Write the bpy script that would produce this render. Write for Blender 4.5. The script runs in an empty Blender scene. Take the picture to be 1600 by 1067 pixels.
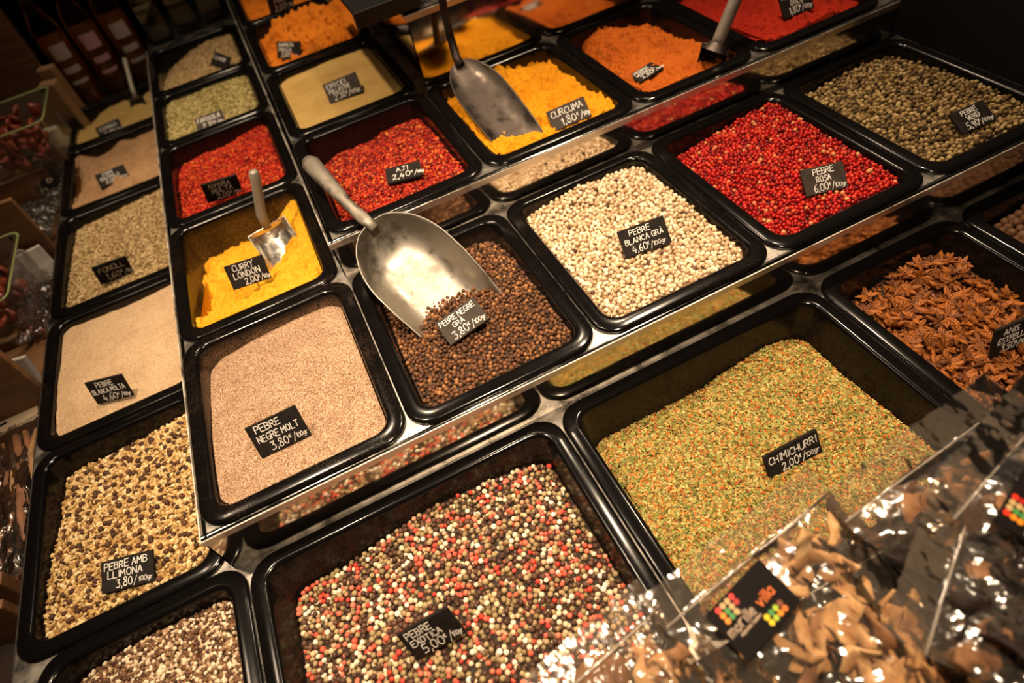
import bpy, bmesh, math, random
import numpy as np
from mathutils import Vector, Matrix

S = bpy.context.scene
C = S.collection

# ------------------------------------------------------------------ camera
cam_d = bpy.data.cameras.new('camera')
cam = bpy.data.objects.new('camera', cam_d); C.objects.link(cam)
RM = ((0.89357, 0.42311, -0.15002), (-0.41053, 0.63495, -0.65444), (-0.18164, 0.64638, 0.74108))
CAMPOS = (0.305, -0.4813, 0.6282)
cam.matrix_world = Matrix.Translation(CAMPOS) @ Matrix(RM).to_4x4()
cam_d.sensor_width = 36; cam_d.sensor_fit = 'HORIZONTAL'; cam_d.lens = 1003.68 * 36 / 1600
cam_d.clip_start = .02
cam_d.dof.use_dof = True; cam_d.dof.focus_distance = .86; cam_d.dof.aperture_fstop = 2.8
S.camera = cam
# ------------------------------------------------------------------ view, world, lights
S.view_settings.view_transform = 'Standard'; S.view_settings.look = 'None'
S.view_settings.gamma = 1; S.view_settings.exposure = 0.0
W = bpy.data.worlds.new('market_hall_dark'); S.world = W; W.use_nodes = True
W.node_tree.nodes['Background'].inputs[0].default_value = (1, .72, .45, 1)
W.node_tree.nodes['Background'].inputs[1].default_value = .006
def spot(name, loc, target, energy, size, blend, col=(1, .76, .52), rad=.03):
    d = bpy.data.lights.new(name, 'SPOT'); d.energy = energy; d.color = col
    d.spot_size = math.radians(size); d.spot_blend = blend; d.shadow_soft_size = rad
    o = bpy.data.objects.new(name, d); C.objects.link(o); o.location = loc
    o.rotation_euler = (Vector(target) - Vector(loc)).to_track_quat('-Z', 'Y').to_euler()
    return o
spot('ceiling_spot_left', (-.12, .30, 1.40), (.12, .22, 0), 96, 52, 1.0)
spot('ceiling_spot_front', (.46, -.40, 1.42), (.46, -.10, 0), 128, 62, 1.0)
spot('ceiling_spot_right', (1.10, .50, 1.4), (.80, .08, 0), 80, 62, 1.0)
spot('ceiling_spot_back', (.18, 1.0, 1.5), (.34, .80, 0), 40, 58, 1.0)
for lx, ly in ((-.56, .56), (.20, .97), (1.08, .97)):
    spot('ceiling_lamp', (lx, ly, 1.45), (lx * .6 + .15, ly * .4, 0), 12 if lx < 0 else 22, 110, .8, rad=.05)
spot('ceiling_spot_corner', (.15, 1.35, 1.5), (-.02, 1.35, 0), 34, 50, 1.0)
spot('fill_spot_left_rear', (.12, .9, 1.4), (.0, .82, 0), 40, 40, 1.0)  # added fill light, no real fixture: brightens the rear pans of the left column

# ------------------------------------------------------------------ helpers
rng = np.random.default_rng(7)
random.seed(11)
def setp(o, label=None, cat=None, group=None, kind=None):
    if label: o['label'] = label
    if cat: o['category'] = cat
    if group: o['group'] = group
    if kind: o['kind'] = kind
    return o
def empty(name, loc=(0, 0, 0), label=None, cat=None, group=None, mat=None):
    o = bpy.data.objects.new(name, None); C.objects.link(o); o.empty_display_size = .02
    if mat is not None: o.matrix_world = mat
    else: o.location = loc
    return setp(o, label, cat, group)
def link(name, me, mats, parent=None):
    o = bpy.data.objects.new(name, me); C.objects.link(o)
    for m in (mats if isinstance(mats, (list, tuple)) else [mats]):
        if m and m.name not in [x.name for x in me.materials if x]: me.materials.append(m)
    if parent is not None: o.parent = parent
    return o
def npmesh(name, V, F, smooth=True, attr=None, midx=None):
    """V (n,3), F (m,k) constant k; attr: per-vertex floats stored as 'tint'"""
    me = bpy.data.meshes.new(name)
    V = np.asarray(V, np.float32); F = np.asarray(F, np.int32)
    me.vertices.add(len(V)); me.vertices.foreach_set('co', V.ravel())
    k = F.shape[1]
    me.loops.add(F.size); me.loops.foreach_set('vertex_index', F.ravel())
    me.polygons.add(len(F))
    me.polygons.foreach_set('loop_start', np.arange(0, F.size, k, dtype=np.int32))
    me.polygons.foreach_set('loop_total', np.full(len(F), k, np.int32))
    me.polygons.foreach_set('use_smooth', np.full(len(F), smooth, bool))
    if midx is not None: me.polygons.foreach_set('material_index', np.asarray(midx, np.int32))
    me.update(calc_edges=True); me.validate()
    if attr is not None:
        a = me.attributes.new('tint', 'FLOAT', 'POINT'); a.data.foreach_set('value', np.asarray(attr, np.float32))
    return me
def pymesh(name, V, F, smooth=False):
    me = bpy.data.meshes.new(name); me.from_pydata([tuple(v) for v in V], [], [tuple(f) for f in F]); me.update()
    if smooth:
        me.polygons.foreach_set('use_smooth', [True] * len(me.polygons))
    return me
class MB:
    def __init__(s): s.V = []; s.F = []
    def box(s, x0, x1, y0, y1, z0, z1, M=None):
        b = len(s.V)
        for x in (x0, x1):
            for y in (y0, y1):
                for z in (z0, z1):
                    v = Vector((x, y, z)); s.V.append(tuple(M @ v if M else v))
        s.F += [tuple(b + i for i in f) for f in ((0, 1, 3, 2), (4, 6, 7, 5), (0, 4, 5, 1), (2, 3, 7, 6), (0, 2, 6, 4), (1, 5, 7, 3))]
        return s
    def tube(s, pts, rads, n=12, flat=1.0, up=(0, 0, 1)):
        pts = [Vector(p) for p in pts]; b0 = len(s.V)
        for i, p in enumerate(pts):
            t = (pts[min(i + 1, len(pts) - 1)] - pts[max(i - 1, 0)]).normalized()
            u = Vector(up); x = t.cross(u)
            if x.length < 1e-4: x = t.cross(Vector((1, 0, 0)))
            x.normalize(); y = x.cross(t)
            for k in range(n):
                a = 2 * math.pi * k / n
                s.V.append(tuple(p + rads[i] * (math.cos(a) * x + flat * math.sin(a) * y)))
        for i in range(len(pts) - 1):
            for k in range(n):
                a = b0 + i * n + k; c = b0 + i * n + (k + 1) % n
                s.F.append((a, c, c + n, a + n))
        s.F.append(tuple(b0 + k for k in range(n - 1, -1, -1)))
        e = b0 + (len(pts) - 1) * n
        s.F.append(tuple(e + k for k in range(n)))
        return s
    def lathe(s, prof, n=24, M=None, cap=True):
        b0 = len(s.V)
        for r, z in prof:
            for k in range(n):
                a = 2 * math.pi * k / n; v = Vector((r * math.cos(a), r * math.sin(a), z)); s.V.append(tuple(M @ v if M else v))
        for i in range(len(prof) - 1):
            for k in range(n):
                a = b0 + i * n + k; c = b0 + i * n + (k + 1) % n; s.F.append((a, c, c + n, a + n))
        if cap:
            s.F.append(tuple(b0 + k for k in range(n - 1, -1, -1))); e = b0 + (len(prof) - 1) * n; s.F.append(tuple(e + k for k in range(n)))
        return s
    def build(s, name, mats, parent=None, smooth=False, bevel=0, seg=2, autosm=None):
        me = pymesh(name, s.V, s.F, smooth)
        if bevel:
            bm = bmesh.new(); bm.from_mesh(me); bmesh.ops.remove_doubles(bm, verts=bm.verts, dist=1e-6)
            bmesh.ops.bevel(bm, geom=[e for e in bm.edges], offset=bevel, segments=seg, affect='EDGES', profile=.5)
            bm.to_mesh(me); bm.free()
        if autosm and hasattr(me, 'set_sharp_from_angle'):
            me.polygons.foreach_set('use_smooth', [True] * len(me.polygons)); me.set_sharp_from_angle(angle=autosm)
        return link(name, me, mats, parent)

# ------------------------------------------------------------------ materials
def newmat(name):
    m = bpy.data.materials.new(name); m.use_nodes = True
    nt = m.node_tree; b = nt.nodes['Principled BSDF']
    return m, nt, b
def N(nt, t, **kw):
    n = nt.nodes.new(t)
    for k, v in kw.items():
        if k in n.inputs: n.inputs[k].default_value = v
        else: setattr(n, k, v)
    return n
def ramp(nt, fac, stops, interp='LINEAR'):
    r = nt.nodes.new('ShaderNodeValToRGB'); r.color_ramp.interpolation = interp
    el = r.color_ramp.elements
    while len(el) > 1: el.remove(el[-1])
    el[0].position = stops[0][0]; el[0].color = (*stops[0][1], 1)
    for p, c in stops[1:]:
        e = el.new(p); e.color = (*c, 1)
    nt.links.new(fac, r.inputs[0]); return r.outputs[0]
def bump(nt, b, h, strength=.5, dist=.001):
    bn = N(nt, 'ShaderNodeBump'); bn.inputs['Strength'].default_value = strength; bn.inputs['Distance'].default_value = dist
    nt.links.new(h, bn.inputs['Height']); nt.links.new(bn.outputs[0], b.inputs['Normal']); return bn
def objco(nt): return N(nt, 'ShaderNodeTexCoord').outputs['Object']
def noise(nt, scale, detail=4, rough=.5, co=None):
    n = N(nt, 'ShaderNodeTexNoise'); n.inputs['Scale'].default_value = scale; n.inputs['Detail'].default_value = detail; n.inputs['Roughness'].default_value = rough
    nt.links.new(co or objco(nt), n.inputs['Vector']); return n.outputs[0]
def simple(name, col, rough=.5, metal=0, spec=.5, nscale=0, namp=.15, bscale=0, bstr=.3, bdist=.001):
    m, nt, b = newmat(name)
    b.inputs['Roughness'].default_value = rough; b.inputs['Metallic'].default_value = metal
    b.inputs['Specular IOR Level'].default_value = spec
    if nscale:
        c = ramp(nt, noise(nt, nscale), [(.3, tuple(x * (1 - namp) for x in col)), (.7, tuple(min(1, x * (1 + namp)) for x in col))])
        nt.links.new(c, b.inputs['Base Color'])
    else: b.inputs['Base Color'].default_value = (*col, 1)
    if bscale: bump(nt, b, noise(nt, bscale), bstr, bdist)
    return m
def tintmat(name, stops, rough=.6, spec=.3, interp='LINEAR', bscale=0, bstr=.5, bdist=.0006, mottle=0, mscale=500):
    """colour picked per grain from its own value"""
    m, nt, b = newmat(name)
    at = N(nt, 'ShaderNodeAttribute'); at.attribute_name = 'tint'
    c = ramp(nt, at.outputs['Fac'], stops, interp)
    if mottle:
        mx = N(nt, 'ShaderNodeMix'); mx.data_type = 'RGBA'; mx.blend_type = 'MULTIPLY'; mx.inputs[0].default_value = mottle
        nn = ramp(nt, noise(nt, mscale, 2), [(.35, (.35, .3, .25)), (.6, (1, 1, 1))])
        nt.links.new(c, mx.inputs[6]); nt.links.new(nn, mx.inputs[7]); c = mx.outputs[2]
    nt.links.new(c, b.inputs['Base Color']); b.inputs['Roughness'].default_value = rough; b.inputs['Specular IOR Level'].default_value = spec
    if bscale: bump(nt, b, noise(nt, bscale, 3), bstr, bdist)
    return m
def powdermat(name, stops, fine=1400, coarse=60, rough=.9, speck=None, bstr=.6, bdist=.0012, fines=.5):
    """finely ground spice: a coarse tone, fine grain of single coloured cells and matching bumps"""
    m, nt, b = newmat(name); co = objco(nt)
    v = N(nt, 'ShaderNodeTexVoronoi'); v.inputs['Scale'].default_value = fine; nt.links.new(co, v.inputs['Vector'])
    sep = N(nt, 'ShaderNodeSeparateColor'); nt.links.new(v.outputs['Color'], sep.inputs[0])
    n1 = noise(nt, coarse, 5, .6, co)
    mx = N(nt, 'ShaderNodeMix'); mx.data_type = 'FLOAT'; mx.inputs[0].default_value = fines
    nt.links.new(n1, mx.inputs[2]); nt.links.new(sep.outputs[0], mx.inputs[3])
    c = ramp(nt, mx.outputs[0], stops)
    nt.links.new(c, b.inputs['Base Color']); b.inputs['Roughness'].default_value = rough; b.inputs['Specular IOR Level'].default_value = .15
    ad = N(nt, 'ShaderNodeMath'); ad.operation = 'ADD'; nt.links.new(noise(nt, fine * .5, 3, .6, co), ad.inputs[0]); nt.links.new(sep.outputs[1], ad.inputs[1])
    bump(nt, b, ad.outputs[0], bstr, bdist)
    return m
def panmat(name, dust, amt):
    """black glossy plastic, fine dust of the spice in it on the walls and rim"""
    m, nt, b = newmat(name); co = objco(nt)
    v = N(nt, 'ShaderNodeTexVoronoi'); v.inputs['Scale'].default_value = 1150; nt.links.new(co, v.inputs['Vector'])
    sep = N(nt, 'ShaderNodeSeparateColor'); nt.links.new(v.outputs['Color'], sep.inputs[0])
    big = noise(nt, 14, 4, .6, co)
    # dust settles on the sides under the rim (a matter of height in the pan)
    sx = N(nt, 'ShaderNodeSeparateXYZ'); nt.links.new(co, sx.inputs[0])
    mr = N(nt, 'ShaderNodeMapRange'); mr.inputs[1].default_value = -.003; mr.inputs[2].default_value = -.018; mr.inputs[3].default_value = .26; mr.inputs[4].default_value = 1
    nt.links.new(sx.outputs[2], mr.inputs[0])
    mu = N(nt, 'ShaderNodeMath'); mu.operation = 'MULTIPLY'; nt.links.new(sep.outputs[0], mu.inputs[0]); nt.links.new(big, mu.inputs[1])
    mu2 = N(nt, 'ShaderNodeMath'); mu2.operation = 'MULTIPLY'; nt.links.new(mu.outputs[0], mu2.inputs[0]); nt.links.new(mr.outputs[0], mu2.inputs[1])
    r = N(nt, 'ShaderNodeMapRange'); r.inputs[1].default_value = .1; r.inputs[2].default_value = .55; r.inputs[4].default_value = amt
    nt.links.new(mu2.outputs[0], r.inputs[0])
    mx = N(nt, 'ShaderNodeMix'); mx.data_type = 'RGBA'; nt.links.new(r.outputs[0], mx.inputs[0])
    mx.inputs[6].default_value = (.0035, .003, .003, 1); mx.inputs[7].default_value = (*dust, 1)
    nt.links.new(mx.outputs[2], b.inputs['Base Color'])
    rr = N(nt, 'ShaderNodeMapRange'); rr.inputs[2].default_value = .6; rr.inputs[3].default_value = .15; rr.inputs[4].default_value = .7
    nt.links.new(r.outputs[0], rr.inputs[0]); nt.links.new(rr.outputs[0], b.inputs['Roughness'])
    b.inputs['Specular IOR Level'].default_value = .3
    return m
def steelmat(name, rough=.1, col=(.62, .58, .53)):
    m, nt, b = newmat(name); co = objco(nt)
    b.inputs['Metallic'].default_value = 1; b.inputs['Base Color'].default_value = (*col, 1)
    n = noise(nt, 35, 5, .65, co)
    mr = N(nt, 'ShaderNodeMapRange'); mr.inputs[1].default_value = .3; mr.inputs[2].default_value = .75; mr.inputs[3].default_value = rough * .6; mr.inputs[4].default_value = rough * 1.8
    nt.links.new(n, mr.inputs[0]); nt.links.new(mr.outputs[0], b.inputs['Roughness'])
    return m
STEEL = steelmat('brushed_steel', .085, (.68, .64, .58))
DECK = steelmat('worn_steel_deck', .3, (.5, .46, .41))
ALU = steelmat('cast_aluminium', .44, (.33, .30, .255))
ALUH = steelmat('dull_aluminium_handle', .55, (.27, .24, .2))
ALUDARK = steelmat('stained_aluminium', .46, (.10, .082, .07))
CHROME = steelmat('polished_steel', .26, (.7, .66, .6))
GREYH = simple('grey_handle_metal', (.3, .27, .22), .5, .35, nscale=30)
SLATE = simple('slate_black', (.016, .013, .011), .65, 0, .12, nscale=60, namp=.35, bscale=400, bstr=.15)
SLATEB = simple('slate_brown_grey', (.042, .032, .025), .65, 0, .15, nscale=60, namp=.25, bscale=400, bstr=.15)
CHALK = simple('white_chalk_pen', (.82, .78, .72), .8)
PICK = simple('toothpick_wood', (.62, .38, .15), .6)
BLACK = simple('black_matt', (.003, .003, .003), .7, spec=.08)
WOOD = None
def woodmat(name, c0, c1, sc=9):
    m, nt, b = newmat(name); co = objco(nt)
    mp = N(nt, 'ShaderNodeMapping'); mp.inputs['Scale'].default_value = (1.2, 1.2, 9); nt.links.new(co, mp.inputs[0])
    n = noise(nt, sc, 6, .6, mp.outputs[0])
    nt.links.new(ramp(nt, n, [(.3, c0), (.7, c1)]), b.inputs['Base Color']); b.inputs['Roughness'].default_value = .6
    bump(nt, b, n, .2, .001); return m
WOOD = woodmat('crate_pine', (.13, .058, .022), (.24, .115, .046))

# ------------------------------------------------------------------ numeric noise
def vnoise(shape, cells, r):
    h, w = shape; gy, gx = cells
    g = r.random((gy + 2, gx + 2))
    y = np.linspace(0, gy, h); x = np.linspace(0, gx, w)
    yi = np.minimum(y.astype(int), gy); xi = np.minimum(x.astype(int), gx)
    fy = (y - yi)[:, None]; fx = (x - xi)[None]
    fy = fy * fy * (3 - 2 * fy); fx = fx * fx * (3 - 2 * fx)
    a = g[yi][:, xi]; b = g[yi][:, xi + 1]; c = g[yi + 1][:, xi]; d = g[yi + 1][:, xi + 1]
    return (a * (1 - fx) + b * fx) * (1 - fy) + (c * (1 - fx) + d * fx) * fy - .5
def fbm(shape, c0, octs, r, gain=.5):
    o = np.zeros(shape); a = 1
    for i in range(octs):
        o += a * vnoise(shape, (max(1, int(c0 * 2 ** i)), max(1, int(c0 * 2 ** i))), r); a *= gain
    return o
def blur(a, k):
    for _ in range(k):
        p = np.pad(a, 1, mode='edge')
        a = (p[1:-1, 1:-1] * 2 + p[:-2, 1:-1] + p[2:, 1:-1] + p[1:-1, :-2] + p[1:-1, 2:]) / 6
    return a

# ------------------------------------------------------------------ pans
def rrect(hx, hy, r, n=7):
    pts = []
    for cx, cy, a0 in ((hx - r, hy - r, 0), (-hx + r, hy - r, 90), (-hx + r, -hy + r, 180), (hx - r, -hy + r, 270)):
        for k in range(n + 1):
            a = math.radians(a0 + 90 * k / n); pts.append((cx + r * math.cos(a), cy + r * math.sin(a)))
    return pts
PAN_DEPTH = .068
def pan(x0, x1, y0, y1, z, mat, label):
    cx, cy, hx, hy = (x0 + x1) / 2, (y0 + y1) / 2, (x1 - x0) / 2, (y1 - y0) / 2
    d = PAN_DEPTH
    prof = [(.026, -d - .0025), (.0185, -.012), (.0165, -.0042), (.001, -.0042), (0, -.003), (0, -.001), (.0012, .0006), (.004, .0017), (.010, .0021), (.0155, .0030), (.019, .0022), (.0212, -.0005), (.022, -.004), (.0295, -d + .008), (.032, -d + .002), (.037, -d)]
    V = []; F = []; n = None
    for off, zz in prof:
        r = max(.006, .034 - off * .55)
        L = rrect(hx - off, hy - off, r); n = len(L)
        V += [(a, b, zz) for a, b in L]
    for i in range(len(prof) - 1):
        for k in range(n):
            a = i * n + k; c = i * n + (k + 1) % n; F.append((a, c, c + n, a + n))
    F.append(tuple(range(n - 1, -1, -1))); e = (len(prof) - 1) * n; F.append(tuple(e + k for k in range(n)))
    me = pymesh('spice_pan', V, F, True)
    o = link('spice_pan', me, mat); o.location = (cx, cy, z)
    return setp(o, label, 'pan', 'black spice pans')

# ------------------------------------------------------------------ heaps
class Heap:
    """surface of the spice lying in a pan: depth below the rim on a grid, back row first"""
    def __init__(s, rect, z, rows, nz=.004, c0=3, octs=4, gain=.5, seed=1, res=120, blurk=10, post=None):
        s.x0, s.x1, s.y0, s.y1 = rect; s.z = z
        s.cx, s.cy = (s.x0 + s.x1) / 2, (s.y0 + s.y1) / 2; s.hx, s.hy = (s.x1 - s.x0) / 2, (s.y1 - s.y0) / 2
        r = np.random.default_rng(seed)
        rows = np.array(rows, float)[::-1]          # front row first -> v up
        ny = nx = res; s.n = res
        v = np.linspace(0, rows.shape[0] - 1, ny); u = np.linspace(0, rows.shape[1] - 1, nx)
        vi = np.minimum(v.astype(int), rows.shape[0] - 2); ui = np.minimum(u.astype(int), rows.shape[1] - 2)
        fv = (v - vi)[:, None]; fu = (u - ui)[None]
        D = (rows[vi][:, ui] * (1 - fu) + rows[vi][:, ui + 1] * fu) * (1 - fv) + (rows[vi + 1][:, ui] * (1 - fu) + rows[vi + 1][:, ui + 1] * fu) * fv
        D = blur(D, blurk)
        if nz: D = D - nz * fbm((ny, nx), c0, octs, r, gain)
        s.U, s.Vv = np.meshgrid(np.linspace(0, 1, nx), np.linspace(0, 1, ny))
        if post: D = post(D, s.U, s.Vv, r)
        s.D = np.clip(D, -.03, PAN_DEPTH - .002)
    def depth(s, x, y):
        u = np.clip((x - s.x0 - .0225) / (2 * s.hx - .045), 0, 1) * (s.n - 1); v = np.clip((y - s.y0 - .0225) / (2 * s.hy - .045), 0, 1) * (s.n - 1)
        ui = np.minimum(u.astype(int), s.n - 2); vi = np.minimum(v.astype(int), s.n - 2); fu = u - ui; fv = v - vi
        D = s.D
        return (D[vi, ui] * (1 - fu) + D[vi, ui + 1] * fu) * (1 - fv) + (D[vi + 1, ui] * (1 - fu) + D[vi + 1, ui + 1] * fu) * fv
    def zat(s, x, y): return s.z - float(s.depth(np.array([x], float), np.array([y], float))[0])
    def surface(s, drop=0.0):
        """grid fitted to the rounded, tapering inside of the pan, closed underneath"""
        n = s.n; a = s.U * 2 - 1; b = s.Vv * 2 - 1
        off = .0232 + .008 * np.clip(s.D + drop, 0, PAN_DEPTH) / PAN_DEPTH
        hx = s.hx - off; hy = s.hy - off; r = .024
        x = a * hx; y = b * hy
        ex = np.clip((np.abs(x) - (hx - r)) / r, 0, 1); ey = np.clip((np.abs(y) - (hy - r)) / r, 0, 1)
        m = (ex > 0) & (ey > 0)
        nx_ = ex * np.sqrt(1 - ey ** 2 / 2); ny_ = ey * np.sqrt(1 - ex ** 2 / 2)
        x = np.where(m, np.sign(x) * (hx - r + r * nx_), x); y = np.where(m, np.sign(y) * (hy - r + r * ny_), y)
        P = np.stack([x + s.cx, y + s.cy, s.z - s.D - drop], -1).reshape(-1, 3)
        i = np.arange(n * n).reshape(n, n)
        F = np.stack([i[:-1, :-1], i[:-1, 1:], i[1:, 1:], i[1:, :-1]], -1).reshape(-1, 4)
        ring = np.concatenate([i[0, :], i[1:, -1], i[-1, -2::-1], i[-2:0, 0]])
        Pb = P[ring].copy(); zb = s.z - PAN_DEPTH + .0015
        Pb[:, 2] = np.minimum(Pb[:, 2], zb); Pb[:, 0] = s.cx + (Pb[:, 0] - s.cx) * .93; Pb[:, 1] = s.cy + (Pb[:, 1] - s.cy) * .93
        k = len(ring); j = np.arange(k); base = n * n
        Fs = np.stack([ring[j], base + j, base + (j + 1) % k, ring[(j + 1) % k]], -1)
        return np.concatenate([P, Pb]), np.concatenate([F, Fs])
    def points(s, step, r, jit=.35, layers=1, vis=None):
        """scatter over the heap, hexagonal with jitter, inside the walls"""
        out = []
        for l in range(layers):
            xs = np.arange(s.x0 + .022, s.x1 - .022, step); ys = np.arange(s.y0 + .022, s.y1 - .022, step * .87)
            X, Y = np.meshgrid(xs, ys); X = X + (np.arange(len(ys)) % 2)[:, None] * step / 2 + l * step * .29; Y = Y + l * step * .5
            X = X + r.uniform(-jit, jit, X.shape) * step; Y = Y + r.uniform(-jit, jit, Y.shape) * step
            out.append(np.stack([X.ravel(), Y.ravel(), np.full(X.size, l)], -1))
        P = np.concatenate(out)
        d = s.depth(P[:, 0], P[:, 1])
        off = .0235 + .008 * np.clip(d, 0, PAN_DEPTH) / PAN_DEPTH + step * .42
        ax = np.abs(P[:, 0] - s.cx) - (s.hx - off); ay = np.abs(P[:, 1] - s.cy) - (s.hy - off); rr = .02
        ok = (ax < 0) & (ay < 0) & ~((ax > -rr) & (ay > -rr) & ((ax + rr) ** 2 + (ay + rr) ** 2 > rr * rr))
        P = P[ok]; d = d[ok]
        if vis is not None:
            k = vis(P[:, 0], P[:, 1]); P = P[k]; d = d[k]
        return P, s.z - d
def dart(heap, dmin, r, tries=9, keep=1.0):
    """random close packing inside the pan: no two points nearer than dmin"""
    wx, wy = heap.x1 - heap.x0, heap.y1 - heap.y0; n = int(tries * wx * wy / dmin ** 2)
    X = heap.x0 + .022 + r.random(n) * (wx - .044); Y = heap.y0 + .022 + r.random(n) * (wy - .044)
    d = heap.depth(X, Y); off = .0235 + .008 * np.clip(d, 0, PAN_DEPTH) / PAN_DEPTH + dmin * .42
    ax = np.abs(X - heap.cx) - (heap.hx - off); ay = np.abs(Y - heap.cy) - (heap.hy - off); rr = .02
    ok = (ax < 0) & (ay < 0) & ~((ax > -rr) & (ay > -rr) & ((ax + rr) ** 2 + (ay + rr) ** 2 > rr * rr))
    X, Y, d = X[ok], Y[ok], d[ok]; cell = dmin / math.sqrt(2); g = {}; idx = []; d2 = dmin * dmin
    CX = (X / cell).astype(int).tolist(); CY = (Y / cell).astype(int).tolist(); XL = X.tolist(); YL = Y.tolist()
    nb = [(a, b) for a in range(-2, 3) for b in range(-2, 3) if abs(a) + abs(b) < 4]
    for i in range(len(XL)):
        cx, cy = CX[i], CY[i]
        if (cx, cy) in g: continue
        x, y = XL[i], YL[i]; good = True
        for a, b in nb:
            q = g.get((cx + a, cy + b))
            if q is not None and (q[0] - x) ** 2 + (q[1] - y) ** 2 < d2: good = False; break
        if good: g[(cx, cy)] = (x, y); idx.append(i)
    idx = np.array(idx)
    if keep < 1: idx = idx[r.random(len(idx)) < keep]
    return np.stack([X[idx], Y[idx]], -1), heap.z - d[idx]
def ico(sub):
    bm = bmesh.new(); bmesh.ops.create_icosphere(bm, subdivisions=sub, radius=1)
    bm.verts.ensure_lookup_table(); V = np.array([v.co[:] for v in bm.verts]); F = np.array([[v.index for v in f.verts] for f in bm.faces]); bm.free(); return V, F
ICO1, ICO2 = ico(1), ico(2)
def randrot(n, r):
    q = r.normal(size=(n, 4)); q /= np.linalg.norm(q, axis=1)[:, None]; w, x, y, z = q.T
    return np.stack([1 - 2 * (y * y + z * z), 2 * (x * y - z * w), 2 * (x * z + y * w), 2 * (x * y + z * w), 1 - 2 * (x * x + z * z), 2 * (y * z - x * w), 2 * (x * z - y * w), 2 * (y * z + x * w), 1 - 2 * (x * x + y * y)], -1).reshape(n, 3, 3)
def scatter(tmpl, P, scale, r, tint, rot=True, rough=0, tilt=None):
    """copies of one small grain shape as plain mesh data"""
    V, F = tmpl; n = len(P); scale = np.asarray(scale)
    sc = scale[:, None, None] if scale.ndim == 1 else scale[:, None, :]
    Vs = np.broadcast_to(V, (n, *V.shape)) * sc
    if rough: Vs = Vs * (1 + rough * r.uniform(-1, 1, (n, len(V), 1)))
    if tilt is not None:
        az = r.uniform(0, 2 * np.pi, n); tx = r.normal(0, tilt, n); ty = r.normal(0, tilt, n)
        ca, sa = np.cos(az), np.sin(az); z0 = np.zeros(n); o1 = np.ones(n)
        Rz = np.stack([ca, -sa, z0, sa, ca, z0, z0, z0, o1], -1).reshape(n, 3, 3)
        Rx = np.stack([o1, z0, z0, z0, np.cos(tx), -np.sin(tx), z0, np.sin(tx), np.cos(tx)], -1).reshape(n, 3, 3)
        Ry = np.stack([np.cos(ty), z0, np.sin(ty), z0, o1, z0, -np.sin(ty), z0, np.cos(ty)], -1).reshape(n, 3, 3)
        Vs = np.einsum('nij,nkj->nki', Rx @ Ry @ Rz, Vs)
    elif rot: Vs = np.einsum('nij,nkj->nki', randrot(n, r), Vs)
    Vs = Vs + P[:, None, :]
    Fs = F[None] + (np.arange(n) * len(V))[:, None, None]
    return Vs.reshape(-1, 3), Fs.reshape(-1, F.shape[1]), np.repeat(tint, len(V))
def heap_object(name, heap, basemat, parts, grainmats, label, cat):
    """bed of spice as one object: closed bed surface plus grains"""
    V, F = heap.surface(.0028 if parts else 0)
    tri = np.concatenate([F[:, [0, 1, 2]], F[:, [0, 2, 3]]])
    Vs = [V]; Fs = [tri]; T = [np.zeros(len(V))]; M = [np.zeros(len(tri), int)]; nv = len(V)
    for i, (v, f, t) in enumerate(parts):
        Vs.append(v); T.append(t)
        if f.shape[1] == 4: f = np.concatenate([f[:, [0, 1, 2]], f[:, [0, 2, 3]]])
        Fs.append(f + nv); M.append(np.full(len(f), 1 + min(i, len(grainmats) - 1), int)); nv += len(v)
    me = npmesh(name, np.concatenate(Vs), np.concatenate(Fs), True, np.concatenate(T), np.concatenate(M))
    o = link(name, me, [basemat] + list(grainmats))
    return setp(o, label, cat, None, 'stuff')
def spheres(heap, dia, r, layers=2, sub=2, size=.09, zj=.14, tint=None):
    PP = []; 
    for l, (f, dz, keep) in enumerate(((.90, 0, 1), (.95, -.6, 1), (1.2, .42, .35))[:layers + 1]):
        P, z = dart(heap, dia * f, r, 10 if l == 0 else 5, keep); n = len(P)
        PP.append(np.stack([P[:, 0], P[:, 1], z + (dz + r.uniform(-zj, zj, n)) * dia + .0003], -1))
    P = np.concatenate(PP); n = len(P); t = r.random(n) if tint is None else tint(n)
    return scatter(ICO2 if sub == 2 else ICO1, P, dia / 2 * r.normal(1, size, n).clip(.75, 1.25), r, t, rough=.03)
FLAKE = (np.array([(-1, -.5, 0), (.1, -.62, .12), (1, -.1, -.05), (.5, .6, .1), (-.6, .55, -.08), (0, 0, .14)]), np.array([(0, 1, 5), (1, 2, 5), (2, 3, 5), (3, 4, 5), (4, 0, 5)]))
def flakes(heap, step, ln, wd, r, layers=1, tilt=.5, tint=None, up=.0006, zj=.001):
    P, z = heap.points(step, r, .5, layers); n = len(P)
    sc = np.stack([r.uniform(*ln, n), r.uniform(*wd, n), r.uniform(.5, 1.2, n) * .001], -1)
    t = r.random(n) if tint is None else tint(n)
    return scatter(FLAKE, np.stack([P[:, 0], P[:, 1], z + up + r.uniform(-zj, zj, n)], -1), sc, r, t, tilt=tilt)
def chunks(heap, step, size, flat, r, layers=1, tint=None, rough=.28, up=0, tilt=.5, tmpl=None, zj=.0012):
    P, z = heap.points(step, r, .45, layers); n = len(P); s0 = r.uniform(*size, n)
    sc = np.stack([s0 * r.uniform(.8, 1.3, n), s0 * r.uniform(.6, 1.0, n), s0 * r.uniform(*flat, n)], -1)
    t = r.random(n) if tint is None else tint(n)
    return scatter(tmpl or ICO1, np.stack([P[:, 0], P[:, 1], z + up + r.uniform(-zj, zj, n) - P[:, 2] * step * .4], -1), sc, r, t, rough=rough, tilt=tilt)

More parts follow.
